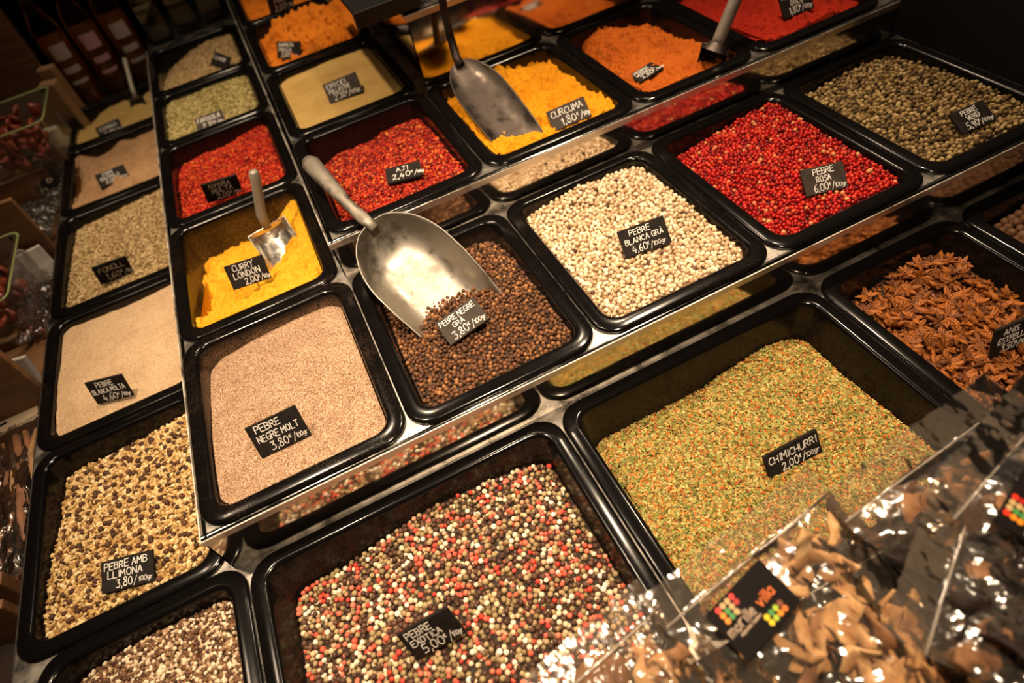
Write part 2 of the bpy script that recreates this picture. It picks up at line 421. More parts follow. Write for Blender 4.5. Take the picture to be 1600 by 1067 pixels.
# ------------------------------------------------------------------ handwriting
G = {
 'A': [[(0, 0), (2, 6), (4, 0)], [(.8, 2.2), (3.3, 2.2)]], 'B': [[(0, 0), (0, 6), (2.6, 5.8), (3.2, 4.6), (2.4, 3.3), (.2, 3.2)], [(2.2, 3.2), (3.6, 2.2), (3.2, .6), (1.6, 0), (0, 0)]],
 'C': [[(3.7, 5.2), (2.4, 6), (.8, 5.2), (0, 3), (.7, .8), (2.2, 0), (3.7, .7)]], 'D': [[(0, 0), (0, 6), (2.4, 5.6), (3.8, 3.4), (3.2, 1), (1.6, 0), (0, 0)]],
 'E': [[(3.6, 6), (0, 6), (0, 0), (3.6, 0)], [(0, 3.1), (3, 3.2)]], 'F': [[(3.6, 6), (0, 6), (0, 0)], [(0, 3.1), (2.8, 3.2)]],
 'G': [[(3.7, 5.2), (2.4, 6), (.8, 5.2), (0, 3), (.7, .8), (2.2, 0), (3.8, .9), (3.8, 2.8), (2.2, 2.8)]], 'H': [[(0, 0), (0, 6)], [(3.8, 0), (3.8, 6)], [(0, 3), (3.8, 3.1)]],
 'I': [[(1, 0), (1, 6)]], 'J': [[(.6, 6), (3.4, 6)], [(2.2, 6), (2.2, 1), (1.2, 0), (0, .8)]], 'L': [[(0, 6), (0, 0), (3.4, 0)]],
 'M': [[(0, 0), (.3, 6), (2.2, 2.2), (4.1, 6), (4.4, 0)]], 'N': [[(0, 0), (0, 6), (3.8, 0), (3.8, 6)]], 'O': [[(2, 6), (.6, 5.2), (0, 3), (.6, .8), (2, 0), (3.4, .8), (4, 3), (3.4, 5.2), (2, 6)]],
 'P': [[(0, 0), (0, 6), (2.6, 5.9), (3.6, 4.6), (2.8, 3.1), (0, 2.9)]], 'R': [[(0, 0), (0, 6), (2.6, 5.9), (3.5, 4.7), (2.7, 3.3), (.1, 3)], [(1.6, 3.1), (3.8, 0)]],
 'S': [[(3.5, 5.3), (2.2, 6), (.6, 5.4), (.5, 4), (1.8, 3.2), (3.3, 2.4), (3.3, .8), (1.8, 0), (.1, .7)]], 'T': [[(0, 6), (4, 6)], [(2, 6), (2, 0)]],
 'U': [[(0, 6), (0, 1.6), (1.2, 0), (2.8, .1), (3.8, 1.6), (3.8, 6)]], 'V': [[(0, 6), (2, 0), (4, 6)]], 'X': [[(0, 0), (3.8, 6)], [(0, 6), (3.8, 0)]], 'Y': [[(0, 6), (2, 3.2), (4, 6)], [(2, 3.2), (1.6, 0)]],
 'Ç': [[(3.7, 5.2), (2.4, 6), (.8, 5.2), (0, 3), (.7, .8), (2.2, 0), (3.7, .7)], [(2.2, 0), (2.5, -.8), (1.7, -1.4)]], 'À': [[(0, 0), (2, 6), (4, 0)], [(.8, 2.2), (3.3, 2.2)], [(1.2, 7.9), (2.1, 7.0)]],
 '0': [[(1.8, 6), (.4, 5), (0, 3), (.5, .8), (1.8, 0), (3.1, .9), (3.5, 3), (3, 5.2), (1.8, 6)]], '1': [[(.3, 4.6), (1.6, 6), (1.4, 0)]], '2': [[(.1, 4.9), (1.2, 6), (2.9, 5.5), (3, 4), (1.4, 1.8), (0, 0), (3.6, .2)]],
 '3': [[(.2, 5.7), (3.2, 6), (1.5, 3.6), (3, 3), (3.2, 1.2), (1.8, 0), (0, .4)]], '4': [[(1.6, 6), (0, 2), (3.6, 2.2)], [(2.7, 4), (2.4, 0)]], '5': [[(3.4, 6), (.7, 6), (.4, 3.4), (2.4, 3.5), (3.3, 2), (2.4, .3), (0, .2)]],
 '6': [[(2.8, 6), (1, 4.4), (.1, 2), (1, .1), (2.7, .3), (3.2, 2), (1.8, 3), (.3, 2.2)]], '8': [[(1.8, 3.2), (.4, 4.4), (1, 5.8), (2.6, 5.8), (3, 4.4), (1.8, 3.2), (.2, 1.8), (.6, .2), (2.4, 0), (3.3, 1.4), (1.8, 3.2)]],
 '9': [[(3, 4.6), (1.8, 6), (.3, 5), (.6, 3.4), (2.2, 3.2), (3, 4.8), (2.6, 0)]], ',': [[(.6, .6), (.1, -1.2)]], '.': [[(.3, .3), (.6, .1)]], "'": [[(.6, 6.2), (.2, 4.8)]], '/': [[(0, -.8), (2.6, 6.6)]],
 '€': [[(3.3, 5.4), (2, 6), (.6, 4.8), (.3, 3), (.7, 1), (2, 0), (3.3, .7)], [(-.4, 3.6), (2.4, 3.6)], [(-.4, 2.4), (2.2, 2.4)]],
 'g': [[(2.6, 3.6), (1, 4), (0, 2.4), (.8, .6), (2.4, 1), (2.7, 3.6), (2.5, -1.2), (1.2, -2.2), (.1, -1.4)]], 'r': [[(0, 3.8), (.3, 0)], [(.3, 2.4), (1.4, 3.8), (2.6, 3.6)]],
 'm': [[(0, 0), (0, 4)], [(0, 3), (1, 4), (2, 3.4), (2, 0)], [(2, 3), (3, 4), (4, 3.4), (4, 0)]], 'o': [[(1.5, 4), (.2, 3.2), (.2, .8), (1.5, 0), (2.8, .8), (2.8, 3.2), (1.5, 4)]],
 'i': [[(.6, 0), (.6, 4)], [(.6, 5.4), (.6, 5.8)]], 'v': [[(0, 4), (1.5, 0), (3, 4)]], 'l': [[(.6, 0), (.6, 6)]], 'a': [[(2.8, 4), (2.8, 0)], [(2.8, 2.8), (1.4, 4), (.2, 2.8), (.2, 1), (1.4, 0), (2.8, 1.2)]],
 'e': [[(.2, 2.2), (2.8, 2.2), (2.4, 3.7), (1.2, 4), (.2, 2.8), (.3, .8), (1.5, 0), (2.8, .6)]], 's': [[(2.5, 3.6), (1, 4), (.3, 3), (2.4, 1.4), (1.6, 0), (.1, .5)]], 'n': [[(0, 0), (0, 4)], [(0, 2.8), (1.4, 4), (2.6, 3.2), (2.6, 0)]], 'p': [[(0, -2), (0, 4)], [(0, 3), (1.4, 4), (2.8, 3), (2.6, .8), (1.2, 0), (0, 1)]], 'u': [[(0, 4), (0, 1), (1.2, 0), (2.6, 1)], [(2.6, 4), (2.6, 0)]], 'b': [[(0, 6), (0, 0)], [(0, 3), (1.4, 4), (2.8, 3), (2.6, .8), (1.2, 0), (0, 1)]], 't': [[(.8, 5.4), (.8, .4), (1.8, 0)], [(0, 4), (2, 4)]],
 'c': [[(2.6, 3.4), (1.4, 4), (.2, 3), (.2, 1), (1.4, 0), (2.6, .6)]],
}
def gwidth(ch):
    if ch == ' ': return 2.2
    return max(p[0] for s in G[ch] for p in s) + 1.15
def ribbon(strokes, hw, z, r, thick=.00035):
    V = []; F = []
    for st in strokes:
        pts = np.array(st, float)
        for i in range(len(pts) - 1):
            a, b = pts[i], pts[i + 1]; d = b - a; L = np.linalg.norm(d)
            if L < 1e-9: continue
            d /= L; n = np.array([-d[1], d[0]]) * hw * r.uniform(.85, 1.12); a = a - d * hw * .5; b = b + d * hw * .5
            k = len(V)
            for zz in (z, z + thick):
                for q in (a - n, b - n, b + n, a + n): V.append((q[0], q[1], zz))
            F += [(k + 4, k + 5, k + 6, k + 7), (k, k + 1, k + 5, k + 4), (k + 1, k + 2, k + 6, k + 5), (k + 2, k + 3, k + 7, k + 6), (k + 3, k, k + 4, k + 7)]
    return V, F
def textstrokes(txt, x, y, h, r, maxw=None, slant=.06):
    u = h / 6; w = sum(gwidth(c) for c in txt) * u; sx = 1 if maxw is None or w < maxw else maxw / w
    out = []
    for ch in txt:
        if ch != ' ':
            jy = r.uniform(-.25, .25) * u; js = r.uniform(.93, 1.07)
            for st in G[ch]: out.append([(x + (px + slant * py) * u * sx * js, y + jy + py * u * js + (px * .0) * u) for px, py in st])
        x += gwidth(ch) * u * sx
    return out
def price(num, x, y, h, r, tail='/100gr', euro=True, W_=.064):
    """large figures, then a small raised euro sign and a small unit"""
    nw = sum(gwidth(c) for c in num) * h / 6 * .86
    out = textstrokes(num, x, y, h, r, maxw=nw); x += nw; small = []
    if euro: small += textstrokes('€', x, y + h * .5, h * .42, r); x += h * .34
    if tail:
        small += textstrokes('/', x, y - h * .05, h * .9, r); x += h * .42
        small += textstrokes(tail[1:] if tail[0] == '/' else tail, x, y + h * .1, h * .58, r, maxw=max(.012, W_ * .97 - x))
    return out, small
SIGNS = {}
def sign(key, base, xa, ya, w, h, lines, label, brown=False, pick=True, seed=0, zlift=0):
    r = np.random.default_rng(seed + 50)
    X = Vector(xa).normalized(); Y = Vector(ya); Y = (Y - X * Y.dot(X)).normalized(); Zn = X.cross(Y)
    M = Matrix(((X.x, Y.x, Zn.x, base[0]), (X.y, Y.y, Zn.y, base[1]), (X.z, Y.z, Zn.z, base[2] + zlift), (0, 0, 0, 1)))
    e = empty('price_sign', label=label, cat='price sign', group='slate price signs', mat=M)
    t = .0042
    MB().box(-w / 2, w / 2, 0, h, -t, 0).build('slate_plate', SLATEB if brown else SLATE, e, bevel=.0006, seg=2)
    st = []; fine = []
    for ln in lines:
        if ln[0] == '$':
            a_, b_ = price(ln[1], -w / 2 + ln[2] * w, ln[3] * h, ln[4] * h, r, ln[5] if len(ln) > 5 else '/100gr', ln[6] if len(ln) > 6 else True, w / 2)
            st += a_; fine += b_
        else: st += textstrokes(ln[0], -w / 2 + ln[1] * w, ln[2] * h, ln[3] * h, r, maxw=ln[4] * w)
    V, F = ribbon(st, .00050, .0001, r); V2, F2 = ribbon(fine, .00034, .0001, r)
    F = F + [tuple(i + len(V) for i in f) for f in F2]; V = V + V2
    link('chalk_lettering', pymesh('chalk_lettering', V, F), CHALK, e)
    if pick: MB().tube([(.004, h * .35, -t - .001), (.006, -.012, -t - .001), (.0065, -.022, -t - .001)], [.0011, .0011, .0004], 8).build('wooden_pick', PICK, e, smooth=True)
    SIGNS[key] = (e, base)
    return e

# ================================================================== the stall
ZA, ZB, ZC, ZD = -.078, 0.0, .065, .2
RIM = .0045
PANS = {  # key: (deck height, x0, x1, y0, y1)
 'exo': (ZA, .016, .440, -.338, -.006), 'chimi': (ZA, .442, .853, -.338, -.006), 'anis': (ZA, .855, 1.107, -.338, -.006), 'all': (ZA, 1.109, 1.40, -.338, -.006), 'ses': (ZA, -.240, .014, -.338, .002),
 'lli': (ZA, -.268, -.004, .004, .337), 'molta': (ZA, -.268, -.004, .339, .666), 'fon': (ZA, -.268, -.004, .668, 1.039), 'com': (ZA, -.268, -.004, 1.041, 1.375), 'comi': (ZA, -.268, -.004, 1.377, 1.64),
 'molt': (ZB, .004, .267, .006, .339), 'gra': (ZB, .269, .531, .006, .339), 'blanca': (ZB, .533, .799, .006, .339), 'rosa': (ZB, .801, 1.062, .006, .339), 'verd': (ZB, 1.064, 1.325, .006, .339),
 'curry': (ZB, .004, .260, .341, .667), 'nyora': (ZB, .004, .260, .669, 1.001), 'sam': (ZB, .004, .260, 1.003, 1.288), 'ctop': (ZB, .004, .260, 1.290, 1.615),
 'aji': (ZC, .272, .534, .352, .680), 'curc': (ZC, .536, .806, .352, .680), 'pim': (ZC, .808, 1.037, .352, .680), 'dolc': (ZC, 1.039, 1.300, .352, .680),
 'esp': (ZC, .276, .532, .684, 1.005), 'oran': (ZC, .276, .532, 1.007, 1.335), 'orab': (ZC, .276, .532, 1.337, 1.66),
}
# ---- room
def structure(o): o['kind'] = 'structure'; return o
DARKW = simple('dark_painted_wall', (.006, .005, .004), .6)
FLOORM = simple('dark_tile_floor', (.05, .04, .032), .4, nscale=12)
structure(MB().box(-2.2, 3, -1.6, 3.6, -1.02, -.98).build('floor', FLOORM))
structure(MB().box(-2.2, 3, 3.6, 3.65, -.98, 1.9).build('wall_back', DARKW))
structure(MB().box(-2.25, -2.2, -1.6, 3.6, -.98, 1.9).build('wall_left', DARKW))
structure(MB().box(1.425, 1.46, -.6, 3.6, -.98, 1.9).build('wall_right', DARKW))

# ---- stepped steel counter
counter = empty('stepped_counter', (.5, .5, -.98), 'stepped stainless steel counter that carries all the spice pans', 'counter')
def deck(mb, regs, holes, z, th=.002):
    xs = sorted({v for r in regs for v in r[:2]} | {v for h in holes for v in h[:2]}); ys = sorted({v for r in regs for v in r[2:]} | {v for h in holes for v in h[2:]})
    inside = lambda x, y, L: any(a < x < b and c < y < d for a, b, c, d in L)
    for i in range(len(xs) - 1):
        run = None
        for j in range(len(ys) - 1):
            cx, cy = (xs[i] + xs[i + 1]) / 2, (ys[j] + ys[j + 1]) / 2
            ok = inside(cx, cy, regs) and not inside(cx, cy, holes)
            if ok and run is None: run = ys[j]
            if not ok and run is not None: mb.box(xs[i], xs[i + 1], run, ys[j], z - th, z); run = None
        if run is not None: mb.box(xs[i], xs[i + 1], run, ys[-1], z - th, z)
def nosed(mb, p0, p1, inward, h, z, r=.005):
    """riser plate from p0 to p1 with a rounded top edge turning inward"""
    p0, p1, q = Vector((*p0, 0)), Vector((*p1, 0)), Vector((*inward, 0))
    prof = [(0, -h), (0, -r)] + [(r - r * math.cos(a), -r + r * math.sin(a)) for a in (math.radians(d) for d in (20, 45, 70, 90))] + [(.008, 0), (.008, -.002), (.002, -.004), (.002, -h)]
    b = len(mb.V)
    for p in (p0, p1):
        for d, zz in prof: v = p + q * d; mb.V.append((v.x, v.y, z + zz))
    n = len(prof)
    for k in range(n):
        c = (k + 1) % n; mb.F.append((b + k, b + c, b + n + c, b + n + k))
    mb.F.append(tuple(b + k for k in range(n - 1, -1, -1))); mb.F.append(tuple(b + n + k for k in range(n)))
inv = counter.matrix_world.inverted() if False else Matrix.Translation((-.5, -.5, .98))
def cpart(mb, name, mat, **kw):
    mb.V = [tuple(Vector(v) - Vector((.5, .5, -.98))) for v in mb.V]
    return mb.build(name, mat, counter, **kw)
def holes(z): return [(x0 + .0165, x1 - .0165, y0 + .0165, y1 - .0165) for k, (zz, x0, x1, y0, y1) in PANS.items() if zz == z]
m = MB(); deck(m, [(-.271, 1.42, -.36, .001), (-.271, .001, 0, 1.66)], holes(ZA), ZA); cpart(m, 'lower_deck', DECK)
m = MB(); deck(m, [(.008, 1.335, .008, .345), (.008, .2665, .344, 1.66)], holes(ZB), ZB); cpart(m, 'middle_deck', DECK)
m = MB(); deck(m, [(.274, 1.32, .352, .685), (.274, .5455, .684, 1.68)], holes(ZC), ZC); cpart(m, 'upper_deck', DECK)
m = MB(); m.box(.553, 1.32, .692, 1.7, ZD - .002, ZD); cpart(m, 'top_deck', DECK)
SATIN = steelmat('satin_steel_edge', .42, (.74, .69, .62))
def edge_strip(x0, x1, y0, yb, z):
    m = MB(); m.box(x0 - .0014, x1, y0 - .0014, y0 - .0001, z - .0105, z - .0005); m.box(x0 - .0014, x0 - .0001, y0, yb, z - .0065, z - .0005)
    return cpart(m, 'edge_strip', SATIN)
def riser(name, x0, x1, y0, yb, z, h):
    m = MB(); nosed(m, (x0, y0), (x1, y0), (0, 1), h, z); nosed(m, (x0, yb), (x0, y0), (1, 0), h, z)
    m.box(x1 - .002, x1, y0, yb if yb < .5 else y0 + .33, z - h, z)
    return cpart(m, name, STEEL, autosm=.6)
riser('lower_riser', 0, 1.335, 0, 1.66, ZB, .078)
riser('middle_riser', .266, 1.32, .344, 1.68, ZC, .065)
riser('upper_riser', .545, 1.32, .684, 1.7, ZD, .135)
edge_strip(0, 1.335, 0, 1.66, ZB); edge_strip(.266, 1.32, .344, 1.68, ZC); edge_strip(.545, 1.32, .684, 1.7, ZD)
m = MB(); m.box(-.271, 1.42, -.362, -.36, -.2, ZA); m.box(-.273, -.271, -.362, 1.66, -.2, ZA); m.box(-.26, 1.40, -.34, 1.66, -.98, -.2); cpart(m, 'base_cabinet', simple('dark_cabinet', (.02, .017, .014), .5))

# ---- pans
PL = {
 'exo': ('black pan holding mixed red white and green peppercorns, front row', (.06, .035, .02), .55), 'chimi': ('black pan holding green and orange dried herb mix', (.09, .055, .02), .28), 'anis': ('black pan holding star anise', (.03, .018, .012), .4), 'all': ('black pan holding large brown allspice berries', (.03, .02, .015), .3), 'ses': ('black pan holding brown and white seeds, bottom left corner', (.05, .03, .02), .3),
 'lli': ('black pan holding cream lemon flakes with black peppercorns', (.05, .03, .02), .3), 'molta': ('black pan holding pale ground white pepper', (.2, .13, .07), .4), 'fon': ('black pan holding fennel seeds', (.06, .04, .02), .3), 'com': ('black pan holding tan ground spice behind the fennel seeds', (.1, .06, .03), .4), 'comi': ('black pan with yellow spice and a small scoop, by the bottles', (.1, .07, .03), .4),
 'molt': ('black pan holding light brown ground black pepper', (.3, .17, .09), .95), 'gra': ('black pan holding whole black peppercorns under the big scoop', (.07, .04, .025), .6), 'blanca': ('black pan holding cream white peppercorns', (.14, .09, .05), .7), 'rosa': ('black pan holding bright red peppercorns', (.05, .015, .01), .3), 'verd': ('black pan holding greenish brown peppercorns beside the dark wall', (.03, .02, .015), .25),
 'curry': ('black pan half full of yellow curry powder', (.3, .15, .02), .6), 'nyora': ('black pan holding red pepper flakes behind the curry powder', (.1, .015, .006), .4), 'sam': ('black pan holding pale green dried herb', (.08, .06, .02), .3), 'ctop': ('black pan holding tan seeds, farthest of its row, by the bottles', (.05, .04, .02), .3),
 'aji': ('black pan holding dark red chilli flakes beside the scoop handle', (.08, .012, .006), .5), 'curc': ('black pan holding golden turmeric', (.25, .1, .01), .4), 'pim': ('black pan holding orange brown ground paprika', (.1, .03, .008), .35), 'dolc': ('black pan holding deep red ground paprika', (.08, .008, .004), .3),
 'esp': ('black pan filled level with khaki mixed spice powder', (.15, .1, .04), .4), 'oran': ('black pan holding lumpy bright orange powder', (.15, .05, .008), .35), 'orab': ('black pan with orange powder at the top edge of the photo', (.15, .05, .008), .35),
}
dustcache = {}
for k, (zz, x0, x1, y0, y1) in PANS.items():
    lab, dust, amt = PL[k]
    if (dust, amt) not in dustcache: dustcache[(dust, amt)] = panmat('pan_black_' + k, dust, amt)
    pan(x0, x1, y0, y1, zz + RIM, dustcache[(dust, amt)], lab)
def heap(k, rows, **kw):
    zz, x0, x1, y0, y1 = PANS[k]
    return Heap((x0, x1, y0, y1), zz + RIM, rows, **kw)

# ---- peppercorns
r = np.random.default_rng(3)
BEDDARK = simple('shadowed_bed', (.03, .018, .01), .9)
M_BLACKP = tintmat('black_peppercorn_skin', [(0, (.045, .018, .009)), (.5, (.11, .044, .017)), (.85, (.21, .082, .028)), (1, (.36, .17, .06))], .55, .35, bscale=900, bstr=.8, bdist=.0008)
M_WHITEP = tintmat('white_peppercorn_skin', [(0, (.06, .03, .02)), (.012, (.1, .05, .03)), (.02, (.45, .28, .15)), (.35, (.62, .44, .26)), (.7, (.74, .58, .38)), (1, (.85, .75, .57))], .6, .3, bscale=500, bstr=.3)
M_PINKP = tintmat('pink_peppercorn_skin', [(0, (.12, .002, .002)), (.3, (.33, .005, .004)), (.75, (.5, .014, .008)), (.94, (.6, .06, .02)), (1, (.66, .34, .13))], .35, .35)
M_GREENP = tintmat('green_peppercorn_skin', [(0, (.03, .016, .006)), (.25, (.15, .09, .03)), (.7, (.30, .195, .075)), (1, (.46, .33, .15))], .65, .25, bscale=900, bstr=.7, bdist=.0008)
EXS = [(0, (.06, .028, .017)), (.30, (.12, .055, .032)), (.32, (.24, .165, .07)), (.60, (.46, .34, .17)), (.62, (.52, .04, .022)), (.80, (.70, .2, .12)), (.82, (.66, .48, .28)), (.92, (.8, .66, .46)), (1, (.87, .8, .68))]
M_EXO = tintmat('mixed_peppercorn_skin', EXS, .5, .35, bscale=900, bstr=.4)
H = {}
H['gra'] = heap('gra', [[.05, .045, .022, .032], [.035, .024, .014, .014], [.014, .010, .008, .008], [.008, .006, .006, .008]], seed=1)
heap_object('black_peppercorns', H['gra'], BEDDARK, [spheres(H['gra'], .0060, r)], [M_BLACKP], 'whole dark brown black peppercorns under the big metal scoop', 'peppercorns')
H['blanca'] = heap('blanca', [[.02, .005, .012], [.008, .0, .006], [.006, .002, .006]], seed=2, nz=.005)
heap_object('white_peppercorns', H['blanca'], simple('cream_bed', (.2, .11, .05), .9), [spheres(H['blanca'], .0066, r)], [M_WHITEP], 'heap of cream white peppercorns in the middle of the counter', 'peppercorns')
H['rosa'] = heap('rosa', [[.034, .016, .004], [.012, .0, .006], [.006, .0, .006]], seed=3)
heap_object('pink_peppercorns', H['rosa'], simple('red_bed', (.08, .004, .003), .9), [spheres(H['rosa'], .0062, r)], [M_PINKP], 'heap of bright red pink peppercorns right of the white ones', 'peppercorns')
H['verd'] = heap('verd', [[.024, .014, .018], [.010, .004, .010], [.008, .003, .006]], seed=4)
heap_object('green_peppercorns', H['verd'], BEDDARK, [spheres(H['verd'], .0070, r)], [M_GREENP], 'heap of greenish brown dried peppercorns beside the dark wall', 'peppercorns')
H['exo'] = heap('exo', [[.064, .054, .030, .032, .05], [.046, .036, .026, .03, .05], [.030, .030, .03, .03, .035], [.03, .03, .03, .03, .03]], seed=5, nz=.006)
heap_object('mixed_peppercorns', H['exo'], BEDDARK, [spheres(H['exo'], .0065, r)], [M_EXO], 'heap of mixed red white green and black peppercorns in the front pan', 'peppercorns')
# ---- lemon pepper, seeds
H['lli'] = heap('lli', [[.034, .028, .020], [.018, .010, .008], [.010, .006, .007]], seed=6, nz=.005)
M_LEM = tintmat('lemon_flake', [(0, (.3, .16, .05)), (.4, (.52, .33, .12)), (.8, (.68, .5, .24)), (1, (.75, .62, .36))], .7, .25, bscale=600, bstr=.4)
pp, zz_ = H['lli'].points(.0135, r, .5, 1); nn = len(pp)
corn = scatter(ICO2, np.stack([pp[:, 0], pp[:, 1], zz_ + .0012 + r.uniform(-.001, .001, nn)], -1), .0037 * r.normal(1, .12, nn).clip(.7, 1.3), r, r.random(nn) * .6, rough=.06)
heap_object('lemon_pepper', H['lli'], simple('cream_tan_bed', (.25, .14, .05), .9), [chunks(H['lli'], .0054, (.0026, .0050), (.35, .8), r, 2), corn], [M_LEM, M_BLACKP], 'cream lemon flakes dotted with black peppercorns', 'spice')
H['ses'] = heap('ses', [[.03, .018, .020], [.018, .012, .012], [.010, .010, .010]], seed=7)
M_SES = tintmat('brown_white_seed', [(0, (.06, .025, .012)), (.35, (.16, .075, .035)), (.62, (.3, .17, .08)), (.7, (.6, .45, .28)), (1, (.8, .68, .5))], .55, .35)
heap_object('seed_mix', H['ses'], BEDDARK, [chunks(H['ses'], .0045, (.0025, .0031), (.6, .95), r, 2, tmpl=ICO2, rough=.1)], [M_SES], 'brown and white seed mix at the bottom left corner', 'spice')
H['fon'] = heap('fon', [[.022, .014, .008], [.012, .006, .006], [.008, .006, .007]], seed=8)
SEED = (ICO1[0] * np.array([1, .38, .38]), ICO1[1])
M_FEN = tintmat('fennel_seed', [(0, (.17, .10, .035)), (.5, (.46, .31, .13)), (1, (.78, .62, .35))], .65, .3)
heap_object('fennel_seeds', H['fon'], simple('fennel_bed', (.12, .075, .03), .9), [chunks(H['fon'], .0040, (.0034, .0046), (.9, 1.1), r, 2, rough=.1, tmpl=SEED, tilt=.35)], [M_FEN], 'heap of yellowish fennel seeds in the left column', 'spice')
H['ctop'] = heap('ctop', [[.06, .03, .016, .016], [.03, .010, .008, .012], [.010, .006, .006, .008]], seed=9)
M_TAN = tintmat('tan_seed', [(0, (.16, .1, .04)), (.5, (.38, .25, .11)), (1, (.55, .4, .2))], .7, .25)
heap_object('tan_seeds', H['ctop'], simple('tan_bed', (.15, .09, .035), .9), [chunks(H['ctop'], .0055, (.0035, .005), (.6, 1), r, 2)], [M_TAN], 'mound of tan seeds farthest back by the glass bottles', 'spice')
H['sam'] = heap('sam', [[.014, .010, .012], [.008, .006, .006], [.006, .005, .006]], seed=10)
M_HERB = tintmat('pale_herb_leaf', [(0, (.13, .1, .03)), (.5, (.32, .26, .09)), (1, (.52, .43, .2))], .75, .2)
heap_object('pale_dried_herb', H['sam'], simple('herb_bed', (.2, .15, .055), .9), [chunks(H['sam'], .0048, (.0024, .0042), (.4, .9), r, 2)], [M_HERB], 'pale green dried herb between tan seeds and red flakes', 'spice')
# ---- red flakes
M_REDF = tintmat('red_pepper_flake', [(0, (.12, .003, .002)), (.45, (.40, .010, .003)), (.85, (.6, .045, .005)), (1, (.72, .2, .03))], .5, .22)
M_REDD = tintmat('dark_chilli_flake', [(0, (.06, .002, .002)), (.45, (.27, .007, .003)), (.85, (.5, .035, .005)), (1, (.68, .2, .035))], .45, .25)
H['nyora'] = heap('nyora', [[.036, .028, .020], [.015, .010, .008], [.007, .006, .006]], seed=11, nz=.007, c0=4)
heap_object('nyora_flakes', H['nyora'], simple('red_flake_bed', (.2, .01, .004), .9), [chunks(H['nyora'], .0042, (.0019, .0034), (.5, 1), r, 2)], [M_REDF], 'vivid red pepper flakes behind the yellow curry powder', 'spice')
H['aji'] = heap('aji', [[.05, .042, .032], [.026, .014, .014], [.010, .007, .012]], seed=12, nz=.007, c0=4)
heap_object('chilli_flakes', H['aji'], simple('dark_red_bed', (.12, .006, .003), .9), [chunks(H['aji'], .0046, (.0020, .0038), (.45, 1), r, 2)], [M_REDD], 'dark red chilli flakes beside the big scoop handle', 'spice')
# ---- herb mix
H['chimi'] = heap('chimi', [[.078, .088, .078, .056, .046, .066], [.066, .060, .050, .042, .040, .062], [.058, .05, .044, .042, .044, .06], [.05, .046, .044, .044, .046, .055]], seed=13, nz=.008, blurk=5)
M_CHI = tintmat('herb_mix_flake', [(0, (.05, .025, .008)), (.1, (.24, .14, .03)), (.25, (.42, .28, .07)), (.54, (.72, .53, .2)), (.56, (.13, .15, .02)), (.8, (.33, .34, .08)), (.83, (.40, .06, .008)), (.93, (.62, .18, .02)), (1, (.7, .3, .05))], .65, .3)
M_CHIG = tintmat('green_leaf_flake', [(0, (.10, .12, .018)), (.5, (.25, .27, .06)), (1, (.42, .41, .13))], .65, .25)
M_CHIO = tintmat('orange_pepper_flake', [(0, (.34, .04, .008)), (.5, (.55, .13, .012)), (1, (.66, .24, .03))], .6, .25)
heap_object('herb_mix', H['chimi'], simple('herb_mix_bed', (.26, .17, .04), .9), [flakes(H['chimi'], .0040, (.0014, .0040), (.0008, .0023), r, 5, .45), flakes(H['chimi'], .0085, (.0024, .0040), (.0020, .0032), r, 1, .4, up=.0022), flakes(H['chimi'], .021, (.0022, .0036), (.0016, .0026), r, 1, .4, up=.0025)], [M_CHI, M_CHIG, M_CHIO], 'heap of green and orange dried herb mix', 'spice')
# ---- powders
def heap_powder(name, k, rows, mat, label, seed, grains=None, gm=None, **kw):
    H[k] = heap(k, rows, seed=seed, res=220, **kw)
    return heap_object(name, H[k], mat, grains(H[k]) if grains else [], gm or [], label, 'spice')
P_MOLT = powdermat('ground_black_pepper', [(.15, (.13, .062, .032)), (.4, (.30, .17, .098)), (.62, (.43, .27, .165)), (.85, (.68, .5, .34))], 1000, 25, bstr=.9, bdist=.0012, fines=.72)
heap_powder('ground_black_pepper', 'molt', [[.032, .022, .016, .022], [.014, .008, .008, .010], [.008, .005, .005, .007], [.007, .005, .005, .007]], P_MOLT, 'light brown ground black pepper in the pan at the steel corner', 21, nz=.004)
P_WHT = powdermat('ground_white_pepper', [(.2, (.32, .19, .1)), (.5, (.52, .36, .21)), (.8, (.64, .48, .3))], 1000, 18, bstr=.6, fines=.5)
heap_powder('ground_white_pepper', 'molta', [[.012, .014, .006], [.008, .003, .007], [.009, .007, .007]], P_WHT, 'pale beige ground white pepper in the left column', 22, nz=.008, c0=3)
P_COM = powdermat('ground_tan_spice', [(.2, (.22, .11, .05)), (.5, (.38, .22, .11)), (.8, (.5, .32, .17))], 800, 12, bstr=.6, fines=.5)
heap_powder('ground_tan_spice', 'com', [[.016, .02, .008], [.01, .005, .007], [.008, .006, .007]], P_COM, 'tan ground spice behind the fennel seeds', 23, nz=.018, c0=4)
P_CMI = powdermat('yellow_tan_spice', [(.2, (.26, .16, .045)), (.5, (.46, .31, .10)), (.8, (.58, .42, .17))], 700, 14, bstr=.6, fines=.4)
heap_powder('yellow_tan_spice', 'comi', [[.036, .016, .010], [.016, .006, .006], [.008, .012, .008]], P_CMI, 'yellowish spice around the small scoop by the bottles', 24, nz=.012, c0=4)
P_ESP = powdermat('khaki_spice', [(.2, (.31, .18, .05)), (.5, (.43, .275, .085)), (.8, (.52, .36, .13))], 900, 14, bstr=.35, fines=.25)
def pits(D, U, V, rr):
    for _ in range(26):
        u, v, s = rr.random(), rr.random(), rr.uniform(.006, .02)
        D = D + .003 * rr.random() * np.exp(-((U - u) ** 2 + (V - v) ** 2) / s ** 2)
    return D
heap_powder('khaki_mixed_spice', 'esp', [[.014, .01, .010], [.007, .005, .006], [.006, .005, .006]], P_ESP, 'level khaki mixed spice powder behind the chilli flakes', 25, nz=.003, post=pits)
